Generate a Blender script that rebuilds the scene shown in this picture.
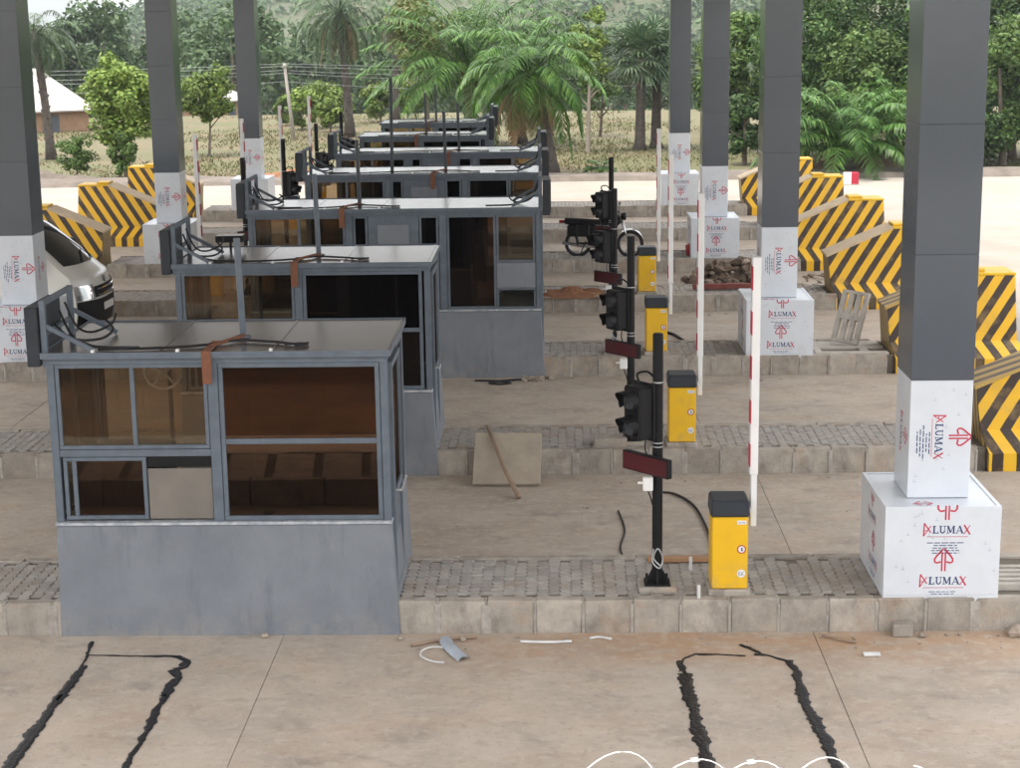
import bpy, math, random
import numpy as np
from mathutils import Vector, Matrix
random.seed(7)
for o in list(bpy.data.objects): bpy.data.objects.remove(o)
SC = bpy.context.scene
COL = SC.collection
R = math.radians
# ------------------------------------------------------------------ camera
cam = bpy.data.cameras.new("camera"); camo = bpy.data.objects.new("camera", cam); COL.objects.link(camo)
F, PITCH, YAW, ROLL = 1717.29, .2125, -.0274, .0145
fw = Vector((math.sin(YAW)*math.cos(PITCH), math.cos(YAW)*math.cos(PITCH), -math.sin(PITCH)))
rt = Vector((math.cos(YAW), -math.sin(YAW), 0)); dn = fw.cross(rt)
r2 = rt*math.cos(ROLL) + dn*math.sin(ROLL); d2 = -rt*math.sin(ROLL) + dn*math.cos(ROLL)
mm = Matrix((r2, -d2, -fw)).transposed().to_4x4(); mm.translation = Vector((0, -16.1075, 6.0))
camo.matrix_world = mm
cam.sensor_width = 36; cam.lens = F/1020*36; cam.clip_start = .1; cam.clip_end = 20000
SC.camera = camo
# ------------------------------------------------------------------ world, sun, exposure
SUN_EL, SUN_AZ = R(77), R(240)          # azimuth clockwise from +Y: behind the camera, to the left
w = bpy.data.worlds.new("World"); SC.world = w; w.use_nodes = True
nt = w.node_tree; bg = nt.nodes["Background"]
sky = nt.nodes.new("ShaderNodeTexSky"); sky.sky_type = 'NISHITA'; sky.sun_disc = False
sky.sun_elevation = SUN_EL; sky.sun_rotation = SUN_AZ; sky.dust_density = 6; sky.air_density = 1.0; sky.altitude = 300
# thin high cloud that whitens the whole sky evenly
cl = nt.nodes.new("ShaderNodeMix"); cl.data_type = 'RGBA'; cl.inputs[0].default_value = .62
nt.links.new(sky.outputs[0], cl.inputs[6]); cl.inputs[7].default_value = (9.8, 9.5, 9.1, 1)
nt.links.new(cl.outputs[2], bg.inputs[0]); bg.inputs[1].default_value = .15
sl = bpy.data.lights.new("sun", 'SUN'); sl.energy = 1.3; sl.angle = R(10.0); sl.color = (1, .95, .87)
so = bpy.data.objects.new("sun", sl); COL.objects.link(so)
sd = Vector((math.sin(SUN_AZ)*math.cos(SUN_EL), math.cos(SUN_AZ)*math.cos(SUN_EL), math.sin(SUN_EL)))
so.rotation_euler = sd.to_track_quat('Z', 'Y').to_euler(); so.location = (0, -30, 60)
vs = SC.view_settings; vs.view_transform = 'Standard'; vs.look = 'None'; vs.gamma = 1; vs.exposure = 1.46
# ------------------------------------------------------------------ materials
MATS = {}
def M(name, col, rough=.7, metal=0., var=.12, scale=3., col2=None, bump=.0, bscale=60., spec=.4, rnd=0., coat=0.):
    """principled with world-space colour variation, fine bump and optional per-object tone"""
    if name in MATS: return MATS[name]
    m = bpy.data.materials.new(name); m.use_nodes = True; n = m.node_tree.nodes; L = m.node_tree.links
    p = n["Principled BSDF"]; p.inputs["Roughness"].default_value = rough; p.inputs["Metallic"].default_value = metal
    p.inputs["Specular IOR Level"].default_value = spec
    if coat: p.inputs["Coat Weight"].default_value = coat; p.inputs["Coat Roughness"].default_value = .12
    g = n.new("ShaderNodeNewGeometry")
    if col2 is None: col2 = tuple(c*(1-var*2) for c in col)
    no = n.new("ShaderNodeTexNoise"); no.inputs["Scale"].default_value = scale; no.inputs["Detail"].default_value = 6; no.inputs["Roughness"].default_value = .62
    L.new(g.outputs["Position"], no.inputs["Vector"])
    cr = n.new("ShaderNodeMapRange"); cr.inputs[1].default_value = .35; cr.inputs[2].default_value = .68
    L.new(no.outputs["Fac"], cr.inputs[0])
    mx = n.new("ShaderNodeMix"); mx.data_type = 'RGBA'; mx.inputs[6].default_value = (*col, 1); mx.inputs[7].default_value = (*col2, 1)
    L.new(cr.outputs[0], mx.inputs[0]); out = mx.outputs[2]
    if rnd:
        oi = n.new("ShaderNodeObjectInfo"); mr = n.new("ShaderNodeMapRange"); mr.inputs[3].default_value = 1-rnd; mr.inputs[4].default_value = 1+rnd
        L.new(oi.outputs["Random"], mr.inputs[0]); hs = n.new("ShaderNodeHueSaturation"); L.new(mr.outputs[0], hs.inputs["Value"]); L.new(out, hs.inputs["Color"]); out = hs.outputs[0]
    L.new(out, p.inputs["Base Color"])
    if bump:
        nb = n.new("ShaderNodeTexNoise"); nb.inputs["Scale"].default_value = bscale; nb.inputs["Detail"].default_value = 5
        L.new(g.outputs["Position"], nb.inputs["Vector"]); b = n.new("ShaderNodeBump"); b.inputs["Strength"].default_value = bump; b.inputs["Distance"].default_value = .02
        L.new(nb.outputs["Fac"], b.inputs["Height"]); L.new(b.outputs[0], p.inputs["Normal"])
    MATS[name] = m; return m
def nodes_of(m):
    return m.node_tree.nodes, m.node_tree.links, m.node_tree.nodes["Principled BSDF"]
def add_layer(m, col, scale, lo, hi, amount=1., stretch=(1, 1, 1), ymask=None, detail=7, seed=0., distort=0.):
    """stains with a shape of their own over what is already in Base Color"""
    n, L, p = nodes_of(m); src = p.inputs["Base Color"].links[0].from_socket
    g = n.new("ShaderNodeNewGeometry"); mp = n.new("ShaderNodeMapping"); mp.inputs["Scale"].default_value = stretch; mp.inputs["Location"].default_value = (seed, seed*.7, 0)
    L.new(g.outputs["Position"], mp.inputs[0]); t = n.new("ShaderNodeTexNoise"); t.inputs["Scale"].default_value = scale; t.inputs["Detail"].default_value = detail
    t.inputs["Roughness"].default_value = .65; t.inputs["Distortion"].default_value = distort
    L.new(mp.outputs[0], t.inputs["Vector"]); r = n.new("ShaderNodeMapRange"); r.inputs[1].default_value = lo; r.inputs[2].default_value = hi; r.inputs[4].default_value = amount
    L.new(t.outputs["Fac"], r.inputs[0]); fac = r.outputs[0]
    if ymask:
        sx = n.new("ShaderNodeSeparateXYZ"); L.new(g.outputs["Position"], sx.inputs[0])
        def ramp(axis, a, b):
            q = n.new("ShaderNodeMapRange"); q.interpolation_type = 'SMOOTHSTEP'; q.inputs[1].default_value = a; q.inputs[2].default_value = b
            L.new(sx.outputs[axis], q.inputs[0]); return q.outputs[0]
        for ax, a, b in ymask:
            mu = n.new("ShaderNodeMath"); mu.operation = 'MULTIPLY'; L.new(fac, mu.inputs[0]); L.new(ramp(ax, a, b), mu.inputs[1]); fac = mu.outputs[0]
    mx = n.new("ShaderNodeMix"); mx.data_type = 'RGBA'; L.new(fac, mx.inputs[0]); L.new(src, mx.inputs[6]); mx.inputs[7].default_value = (*col, 1)
    L.new(mx.outputs[2], p.inputs["Base Color"])
# concrete of the lanes, worn and dusted with laterite
m_lane = M("lane_concrete", (.47, .405, .335), .85, scale=1.1, col2=(.36, .31, .26), bump=.25, bscale=45, rnd=.05, spec=.25)
add_layer(m_lane, (.43, .30, .20), 1.3, .48, .72, .45, (.5, 1.1, 1), seed=3)
add_layer(m_lane, (.22, .195, .17), 2.2, .53, .72, .6, (.75, 1.15, 1), seed=9, distort=.6)
add_layer(m_lane, (.44, .285, .175), 2.0, .32, .58, .9, (.6, 1.3, 1), ymask=((1, -1.25, -.3), (1, .2, 0.), (0, -2.2, .6)), seed=1)
add_layer(m_lane, (.52, .46, .39), 7, .50, .70, .65, (1, 1.1, 1), seed=31)
add_layer(m_lane, (.25, .22, .19), 14, .56, .72, .7, (.9, 1.1, 1), seed=33)
add_layer(m_lane, (.15, .13, .12), 26, .69, .76, .6, (.5, 1.2, 1), seed=4, detail=3)
add_layer(m_lane, (.50, .45, .39), .8, .54, .75, .6, (.7, 1.3, 1), seed=14, distort=.5)
m_road = M("road_concrete", (.31, .285, .25), .9, scale=.5, col2=(.26, .235, .20), bump=.15, bscale=25)
add_layer(m_road, (.33, .25, .18), .35, .5, .72, .6, (.3, 1.6, 1), seed=5)
add_layer(m_road, (.19, .17, .15), 1.1, .56, .74, .6, (.15, 2.5, 1), seed=8)
m_kerb = M("kerb_concrete", (.42, .38, .325), .9, scale=5, col2=(.29, .262, .225), bump=.5, bscale=40, rnd=.13)
add_layer(m_kerb, (.15, .132, .115), 4, .50, .70, .7, (1, 1, .6), seed=2)
add_layer(m_kerb, (.40, .25, .15), 2.3, .52, .72, .5, seed=6)
m_mortar = M("mortar", (.43, .40, .36), .9, col2=(.28, .255, .22), scale=9, bump=.6, bscale=50)
m_paver = M("paver", (.40, .37, .335), .9, scale=14, col2=(.32, .30, .272), bump=.5, bscale=70, rnd=.16)
add_layer(m_paver, (.34, .26, .19), 1.5, .5, .7, .6, seed=11)
m_sand = M("joint_sand", (.17, .145, .115), .95, scale=20)
m_base = M("booth_wall_paint", (.20, .217, .243), .6, scale=1.6, col2=(.16, .176, .20), bump=.12, bscale=30)
add_layer(m_base, (.30, .31, .32), 6, .66, .76, .5, (1, 1, .35), seed=2)
add_layer(m_base, (.36, .31, .25), 5, .40, .70, .4, ymask=((2, .40, .0),), seed=21)
add_layer(m_base, (.12, .135, .16), 2.5, .54, .7, .6, (2.2, 1, .5), seed=40)
m_frame = M("frame_paint", (.13, .157, .19), .5, scale=6, col2=(.10, .122, .148), spec=.25)
add_layer(m_frame, (.5, .5, .5), 18, .70, .76, .7, seed=4)
m_roof = M("booth_roof_sheet", (.125, .110, .103), .2, scale=1.2, col2=(.085, .077, .074), bump=.03, bscale=5, spec=.6)
add_layer(m_roof, (.20, .187, .178), 1.5, .55, .7, .5, (.5, 2, 1), seed=7)
m_rust = M("rust_steel", (.22, .085, .04), .8, scale=20, col2=(.14, .06, .035))
m_black = M("black_plastic", (.008, .008, .009), .5, scale=8, spec=.22)
m_blackpole = M("black_pole_paint", (.008, .008, .009), .5, scale=8, spec=.2)
m_rubber = M("black_cable", (.012, .012, .012), .55)
m_dark = M("column_cladding", (.072, .088, .110), .2, scale=.8, col2=(.064, .079, .099), spec=.5, coat=.3, rnd=.04)
m_film = M("white_film_panel", (.66, .70, .75), .32, scale=2.5, col2=(.60, .64, .69), spec=.45, bump=.06, bscale=5)
add_layer(m_film, (.40, .37, .33), 2.5, .52, .72, .5, ymask=((2, .75, .3),), seed=4)
m_red = M("print_red", (.52, .03, .07), .5, var=.05)
m_navy = M("print_navy", (.03, .05, .16), .5, var=.05)
m_pale = M("print_grey", (.46, .50, .56), .5, var=.05)
m_yel = M("gate_yellow", (.80, .47, .012), .42, scale=2, var=.04, spec=.4)
add_layer(m_yel, (.50, .33, .08), 5, .55, .72, .45, (1, 1, .5), seed=3)
add_layer(m_yel, (.36, .27, .16), 6, .42, .66, .6, ymask=((2, .75, .3),), seed=8)
m_hood = M("gate_hood", (.032, .038, .046), .45, scale=4, spec=.25)
m_white = M("white_paint", (.78, .78, .77), .4, scale=3, var=.04)
m_armred = M("arm_red_film", (.45, .02, .05), .4, var=.05)
m_panelred = M("display_red", (.085, .012, .014), .3, scale=3)
m_lens = M("lamp_lens", (.05, .055, .06), .12, spec=.6)
m_steel = M("galvanised_steel", (.5, .51, .52), .4, metal=.7)
m_grey = M("grey_steel", (.07, .08, .095), .5, spec=.25)
m_tar = M("tar_sealant", (.011, .011, .013), .45, scale=6, bump=.5, bscale=30)
add_layer(m_tar, (.10, .088, .075), 12, .60, .74, .6, seed=3)
m_wood = M("weathered_board", (.40, .345, .27), .85, scale=3, col2=(.31, .27, .215), bump=.3, bscale=25)
add_layer(m_wood, (.12, .10, .085), 7, .66, .74, .8, seed=3)
m_stick = M("dusty_wood_pole", (.33, .24, .17), .85, scale=8)
m_plastic = M("pvc_scrap", (.72, .73, .72), .5)
m_pvcgrey = M("grey_pvc_scrap", (.42, .47, .53), .5)
m_stone = M("rubble_stone", (.40, .34, .28), .95, scale=8, col2=(.26, .21, .17), bump=.6, bscale=30, rnd=.25)
m_laterite = M("red_earth", (.29, .135, .065), .95, scale=6, col2=(.19, .09, .05), bump=.8, bscale=12)
m_earth = M("brown_earth", (.19, .14, .10), .95, scale=4, col2=(.11, .08, .06), bump=.9, bscale=8)
m_int = M("booth_interior", (.10, .085, .07), .8, scale=4)
m_soffit = M("canopy_soffit", (.52, .52, .51), .6)
m_van = M("van_paint", (.70, .69, .64), .25, scale=1.5, var=.03, spec=.5, coat=.4)
m_vanglass = M("van_glass", (.012, .014, .016), .06, spec=.7)
m_chrome = M("chrome", (.6, .6, .6), .15, metal=1.)
m_tyre = M("tyre", (.018, .018, .018), .85)
m_redplastic = M("red_plastic", (.45, .02, .02), .4)
m_bark = M("bark", (.15, .12, .095), .95, scale=6, col2=(.08, .065, .05), bump=.8, bscale=14)
m_palmbark = M("palm_trunk", (.105, .088, .074), .95, scale=5, col2=(.05, .042, .037), bump=1., bscale=9)
m_lightbark = M("pale_bark", (.30, .26, .21), .95, scale=5, bump=.6, bscale=12)
m_redfib = M("palm_crown_fibre", (.15, .05, .03), .95, scale=10, bump=.8, bscale=14)
def glass(name, tint, gloss, ior=1.5):
    m = bpy.data.materials.new(name); m.use_nodes = True; n = m.node_tree.nodes; L = m.node_tree.links
    n.remove(n["Principled BSDF"]); o = n["Material Output"]
    t = n.new("ShaderNodeBsdfTransparent"); t.inputs[0].default_value = (*tint, 1)
    g = n.new("ShaderNodeBsdfGlossy"); g.inputs["Roughness"].default_value = .015; g.inputs[0].default_value = (*gloss, 1)
    f = n.new("ShaderNodeFresnel"); f.inputs[0].default_value = ior
    x = n.new("ShaderNodeMixShader"); L.new(f.outputs[0], x.inputs[0]); L.new(t.outputs[0], x.inputs[1]); L.new(g.outputs[0], x.inputs[2]); L.new(x.outputs[0], o.inputs[0])
    return m
m_glass = glass("bronze_glass", (.76, .71, .63), (.9, .82, .70), 1.55)
m_glass2 = glass("dark_bronze_glass", (.16, .10, .065), (.40, .26, .18), 2.3)
m_glass3 = glass("clear_glass", (.8, .83, .82), (1, 1, 1), 1.5)
def stripe_mat(name, yellow, black, dirt):
    m = bpy.data.materials.new(name); m.use_nodes = True; n, L, p = nodes_of(m)
    uv = n.new("ShaderNodeUVMap"); uv.uv_map = "stripe"; s = n.new("ShaderNodeSeparateXYZ"); L.new(uv.outputs[0], s.inputs[0])
    g = n.new("ShaderNodeNewGeometry"); no = n.new("ShaderNodeTexNoise"); no.inputs["Scale"].default_value = 5; no.inputs["Detail"].default_value = 6; L.new(g.outputs["Position"], no.inputs["Vector"])
    ad = n.new("ShaderNodeMath"); ad.operation = 'MULTIPLY_ADD'; L.new(no.outputs["Fac"], ad.inputs[0]); ad.inputs[1].default_value = .06; L.new(s.outputs[0], ad.inputs[2])
    fr = n.new("ShaderNodeMath"); fr.operation = 'FRACT'; L.new(ad.outputs[0], fr.inputs[0])
    gt = n.new("ShaderNodeMath"); gt.operation = 'GREATER_THAN'; L.new(fr.outputs[0], gt.inputs[0]); gt.inputs[1].default_value = .53
    mx = n.new("ShaderNodeMix"); mx.data_type = 'RGBA'; L.new(gt.outputs[0], mx.inputs[0]); mx.inputs[6].default_value = (*yellow, 1); mx.inputs[7].default_value = (*black, 1)
    L.new(mx.outputs[2], p.inputs["Base Color"]); p.inputs["Roughness"].default_value = .5
    add_layer(m, dirt, 3, .5, .72, .45, seed=3)
    add_layer(m, (.35, .33, .30), 14, .68, .76, .7, seed=9)
    return m
m_stripe = stripe_mat("hazard_stripes", (.78, .45, .012), (.035, .022, .016), (.42, .28, .10))
m_stripedull = stripe_mat("hazard_stripes_dusty", (.46, .31, .09), (.10, .07, .05), (.36, .25, .13))
m_bartop = M("barrier_top_bare", (.60, .48, .33), .85, scale=4, col2=(.50, .39, .26), bump=.2)
m_yellowtop = M("barrier_yellow", (.78, .47, .012), .5, scale=3)
def leafmat(name, cols, trans=.25, rough=.55):
    m = bpy.data.materials.new(name); m.use_nodes = True; n, L, p = nodes_of(m)
    g = n.new("ShaderNodeNewGeometry"); cr = n.new("ShaderNodeValToRGB"); e = cr.color_ramp.elements
    e[0].color = (*cols[0], 1); e[1].color = (*cols[-1], 1); e[0].position = 0; e[1].position = 1
    for i, c in enumerate(cols[1:-1]): q = e.new((i+1)/(len(cols)-1)); q.color = (*c, 1)
    L.new(g.outputs["Random Per Island"], cr.inputs[0])
    no = n.new("ShaderNodeTexNoise"); no.inputs["Scale"].default_value = .9; L.new(g.outputs["Position"], no.inputs["Vector"])
    mr = n.new("ShaderNodeMapRange"); mr.inputs[1].default_value = .3; mr.inputs[2].default_value = .7; mr.inputs[3].default_value = .72; mr.inputs[4].default_value = 1.25; L.new(no.outputs["Fac"], mr.inputs[0])
    oi = n.new("ShaderNodeObjectInfo"); m2 = n.new("ShaderNodeMapRange"); m2.inputs[3].default_value = .8; m2.inputs[4].default_value = 1.2; L.new(oi.outputs["Random"], m2.inputs[0])
    mu = n.new("ShaderNodeMath"); mu.operation = 'MULTIPLY'; L.new(mr.outputs[0], mu.inputs[0]); L.new(m2.outputs[0], mu.inputs[1])
    hs = n.new("ShaderNodeHueSaturation"); L.new(mu.outputs[0], hs.inputs["Value"]); L.new(cr.outputs[0], hs.inputs["Color"])
    L.new(hs.outputs[0], p.inputs["Base Color"]); p.inputs["Roughness"].default_value = rough; p.inputs["Specular IOR Level"].default_value = .3
    t = n.new("ShaderNodeBsdfTranslucent"); L.new(hs.outputs[0], t.inputs[0]); x = n.new("ShaderNodeMixShader"); x.inputs[0].default_value = trans
    L.new(p.outputs[0], x.inputs[1]); L.new(t.outputs[0], x.inputs[2]); L.new(x.outputs[0], n["Material Output"].inputs[0])
    return m
m_leaf_yel = leafmat("leaf_yellow_green", [(.07, .125, .02), (.13, .20, .035), (.20, .26, .06)])
m_leaf_mid = leafmat("leaf_mid_green", [(.045, .095, .022), (.085, .15, .034), (.14, .205, .055)])
m_leaf_dark = leafmat("leaf_dark_green", [(.024, .062, .018), (.055, .115, .028), (.11, .175, .048)])
m_leaf_dry = leafmat("leaf_dry_olive", [(.12, .14, .045), (.19, .20, .075), (.25, .21, .12)])
m_leaf_olive = leafmat('leaf_olive', [(.09, .13, .03), (.16, .19, .05), (.22, .21, .09)])
m_leaf_far = leafmat("leaf_far_green", [(.04, .08, .028), (.06, .11, .04), (.085, .135, .05)])
m_palm = leafmat("palm_leaflet", [(.028, .085, .014), (.06, .145, .024), (.12, .22, .045)], .2, .4)
m_palmgrey = leafmat("fan_palm_leaflet", [(.045, .085, .04), (.075, .125, .065), (.12, .16, .085)], .2, .45)
m_palmdead = leafmat("palm_leaflet_dead", [(.20, .13, .07), (.28, .20, .11), (.36, .27, .17)], .15, .8)
m_grass = leafmat("dry_grass", [(.085, .105, .034), (.135, .13, .052), (.18, .155, .08)], .2, .9)
# ------------------------------------------------------------------ mesh helpers
class MB:
    def __init__(s): s.v = []; s.f = []; s.u = {}; s.mi = {}
    def add(s, vs, fs, mi=0):
        o = len(s.v); s.v += [tuple(q) for q in vs]
        for f in fs:
            if mi: s.mi[len(s.f)] = mi
            s.f.append(tuple(i+o for i in f))
        return s
    def box(s, x0, x1, y0, y1, z0, z1, c=0., mi=0):
        if c <= 0:
            return s.add([(x0,y0,z0),(x1,y0,z0),(x1,y1,z0),(x0,y1,z0),(x0,y0,z1),(x1,y0,z1),(x1,y1,z1),(x0,y1,z1)],
                  [(0,3,2,1),(4,5,6,7),(0,1,5,4),(1,2,6,5),(2,3,7,6),(3,0,4,7)], mi)
        X = (x0, x1); Y = (y0, y1); Z = (z0, z1); v = []; idx = {}
        for i in (0, 1):
            for j in (0, 1):
                for k in (0, 1):
                    sx, sy, sz = (c, -c)[i], (c, -c)[j], (c, -c)[k]
                    for a, d in enumerate(((0, sy, sz), (sx, 0, sz), (sx, sy, 0))):
                        idx[i, j, k, a] = len(v); v.append((X[i]+d[0], Y[j]+d[1], Z[k]+d[2]))
        f = []
        I = lambda i, j, k, a: idx[i, j, k, a]
        f += [(I(0,0,0,0),I(0,0,1,0),I(0,1,1,0),I(0,1,0,0)), (I(1,0,0,0),I(1,1,0,0),I(1,1,1,0),I(1,0,1,0)),
              (I(0,0,0,1),I(1,0,0,1),I(1,0,1,1),I(0,0,1,1)), (I(0,1,0,1),I(0,1,1,1),I(1,1,1,1),I(1,1,0,1)),
              (I(0,0,0,2),I(0,1,0,2),I(1,1,0,2),I(1,0,0,2)), (I(0,0,1,2),I(1,0,1,2),I(1,1,1,2),I(0,1,1,2))]
        for i in (0, 1):
            for j in (0, 1):
                f.append((I(i,j,0,0),I(i,j,1,0),I(i,j,1,1),I(i,j,0,1))); f.append((I(i,0,j,0),I(i,1,j,0),I(i,1,j,2),I(i,0,j,2))); f.append((I(0,i,j,1),I(1,i,j,1),I(1,i,j,2),I(0,i,j,2)))
                for k in (0, 1): f.append((I(i,j,k,0),I(i,j,k,1),I(i,j,k,2)))
        return s.add(v, f, mi)
    def tube(s, pts, r, n=8, cap=True, mi=0):
        pts = [Vector(p) for p in pts]; rs = r if hasattr(r, '__len__') else [r]*len(pts); vs = []; fs = []; up = None
        for i, p in enumerate(pts):
            t = (pts[min(i+1, len(pts)-1)] - pts[max(i-1, 0)])
            t = t.normalized() if t.length > 1e-9 else Vector((0, 0, 1))
            if up is None: up = t.orthogonal().normalized()
            a = (up - t*up.dot(t)); a = a.normalized() if a.length > 1e-6 else t.orthogonal().normalized(); up = a; b = t.cross(a)
            for k in range(n):
                q = 2*math.pi*k/n; vs.append(p + (a*math.cos(q)+b*math.sin(q))*rs[i])
        for i in range(len(pts)-1):
            for k in range(n): fs.append((i*n+k, i*n+(k+1) % n, (i+1)*n+(k+1) % n, (i+1)*n+k))
        if cap: fs.append(tuple(range(n-1, -1, -1))); fs.append(tuple((len(pts)-1)*n+k for k in range(n)))
        return s.add(vs, fs, mi)
    def prism(s, poly, a0, a1, axis='y', mi=0):
        """poly of (p,q); axis y: (x,z) ; x: (y,z) ; z: (x,y)"""
        def P(p, q, a): return {'y': (p, a, q), 'x': (a, p, q), 'z': (p, q, a)}[axis]
        n = len(poly); return s.add([P(p, q, a0) for p, q in poly]+[P(p, q, a1) for p, q in poly],
            [tuple(range(n)), tuple(range(2*n-1, n-1, -1))]+[(i, i+n, (i+1) % n+n, (i+1) % n) for i in range(n)], mi)
    def ribbon(s, pts, w, fn, mi=0):
        """flat stroke along 2d points; fn maps (u,v)->3d"""
        n = len(pts); L = []; Rr = []
        for i, p in enumerate(pts):
            a = pts[max(i-1, 0)]; b = pts[min(i+1, n-1)]; dx, dy = b[0]-a[0], b[1]-a[1]; l = math.hypot(dx, dy) or 1
            ww = w[i] if hasattr(w, '__len__') else w
            L.append((p[0]-dy/l*ww/2, p[1]+dx/l*ww/2)); Rr.append((p[0]+dy/l*ww/2, p[1]-dx/l*ww/2))
        return s.add([fn(*q) for q in Rr+L], [(i, i+1, n+i+1, n+i) for i in range(n-1)], mi)
    def xf(s, m):
        s.v = [tuple(m @ Vector(q)) for q in s.v]; return s
    def mirror_x(s):
        s.v = [(-x, y, z) for x, y, z in s.v]; s.f = [tuple(reversed(f)) for f in s.f]
        s.u = {i: list(reversed(u)) for i, u in s.u.items()}; return s
    def mesh(s, name, mats, smooth=False):
        me = bpy.data.meshes.new(name); me.from_pydata(s.v, [], s.f)
        for m in (mats if isinstance(mats, (list, tuple)) else [mats]): me.materials.append(m)
        if s.u:
            uv = me.uv_layers.new(name="stripe")
            for p in me.polygons:
                u = s.u.get(p.index)
                if u:
                    for k, li in enumerate(p.loop_indices): uv.data[li].uv = (u[k], 0)
        for i, k in s.mi.items(): me.polygons[i].material_index = k
        if smooth: me.polygons.foreach_set("use_smooth", [True]*len(me.polygons))
        me.update(); return me
    def build(s, name, mats, parent=None, smooth=False, loc=None):
        return link(name, s.mesh(name, mats, smooth), parent, loc)
def spline(pts, n=6):
    P = [Vector(p) for p in pts]; out = []
    for i in range(len(P)-1):
        a, b, c, d = P[max(i-1, 0)], P[i], P[i+1], P[min(i+2, len(P)-1)]
        for k in range(n):
            t = k/n; out.append(.5*((2*b)+(c-a)*t+(2*a-5*b+4*c-d)*t*t+(3*b-a-3*c+d)*t**3))
    return out+[P[-1]]
def link(name, me, parent=None, loc=None):
    o = bpy.data.objects.new(name, me); COL.objects.link(o)
    if parent: o.parent = parent
    if loc is not None: o.location = loc
    return o
def empty(name, loc=(0, 0, 0), rz=0):
    o = bpy.data.objects.new(name, None); o.empty_display_size = .2; COL.objects.link(o); o.location = loc; o.rotation_euler = (0, 0, rz); return o
def tag(o, label=None, cat=None, group=None, kind=None):
    for k, v in (('label', label), ('category', cat), ('group', group), ('kind', kind)):
        if v: o[k] = v
    return o
def kids(o): return [c for c in bpy.data.objects if c.parent == o]
def copy_tree(o, parent=None):
    c = o.copy(); COL.objects.link(c); c.parent = parent
    for ch in kids(o): copy_tree(ch, c)
    return c
def fast_mesh(name, verts, nper, mat):
    """verts (N*nper,3): N separate polygons of nper corners"""
    verts = np.asarray(verts, dtype=np.float32).reshape(-1, 3); N = len(verts)//nper
    me = bpy.data.meshes.new(name); me.vertices.add(len(verts)); me.vertices.foreach_set("co", verts.ravel())
    me.loops.add(len(verts)); me.loops.foreach_set("vertex_index", np.arange(len(verts), dtype=np.int32))
    me.polygons.add(N); me.polygons.foreach_set("loop_start", np.arange(0, len(verts), nper, dtype=np.int32))
    me.polygons.foreach_set("loop_total", np.full(N, nper, dtype=np.int32)); me.materials.append(mat); me.update(calc_edges=True); me.validate(); return me
# ------------------------------------------------------------------ layout numbers (metres)
YN = [0, 5.963, 12.235, 18.582, 23.938, 29.676, 35.235]
H = .337; IW = 1.47; XL, XR = -13.2, 7.7
BOOTHS = [(-4.925, -1.62), (-4.96, -1.63), (-5.10, -.24), (-5.05, -.29), (-5.08, -.35), (-5.16, -1.76), (-5.13, -1.84)]
NTH = ['first', 'second', 'third', 'fourth', 'fifth', 'sixth', 'seventh']
ZR = 2.86
# ================================================================== THE SETTING
def smooth01(t): t = min(1, max(0, t)); return t*t*(3-2*t)
def ground_z(y): return -.05 - 8*smooth01((y-90)/70)
mb = MB(); ys = [-400, -60, -20, 20, 48, 60, 75, 90]+[90+7*i for i in range(1, 12)]+[200, 400, 1500, 5000]; xs = [-4000, -1000, -200, -60, -20, 0, 20, 60, 200, 1000, 4000]
mb.add([(x, y, ground_z(y)) for y in ys for x in xs], [(j*len(xs)+i, j*len(xs)+i+1, (j+1)*len(xs)+i+1, (j+1)*len(xs)+i) for j in range(len(ys)-1) for i in range(len(xs)-1)])
m_field = M("field_soil_and_grass", (.130, .112, .062), .95, scale=.35, col2=(.088, .098, .038), bump=.5, bscale=6)
add_layer(m_field, (.165, .115, .075), .16, .45, .64, .85, (1, 1.6, 1), seed=4)
add_layer(m_field, (.07, .10, .03), 1.4, .50, .66, .7, (1, 1.3, 1), seed=12)
tag(mb.build('ground', m_field), kind='structure')
# the open road that runs round the plaza
mb = MB(); mb.add([(-120, -60, -.012), (120, -60, -.012), (120, 46.6, -.012), (-120, 46.6, -.012)], [(0, 1, 2, 3)]); road = tag(mb.build('road', m_road), kind='structure')
# road edge kerb / gravel strip beyond
m_gravel = M("road_edge_gravel", (.19, .16, .135), .95, scale=1.5, col2=(.11, .095, .08), bump=.8, bscale=10)
mb = MB(); n = 90; rg = np.random.default_rng(4); vs = []
for i in range(n+1):
    x = -60+120*i/n; vs += [(x, 46.5+rg.uniform(-.05, .05), -.02), (x, 46.75, .14+rg.uniform(-.02, .03)), (x, 48.2+rg.uniform(-.3, .3), .16+rg.uniform(-.03, .05)), (x, 49.6+rg.uniform(-.4, .4), -.06)]
mb.add(vs, [(i*4+k, i*4+4+k, i*4+5+k, i*4+1+k) for i in range(n) for k in range(3)]); tag(mb.build('road_verge', m_gravel), kind='structure')
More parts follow.
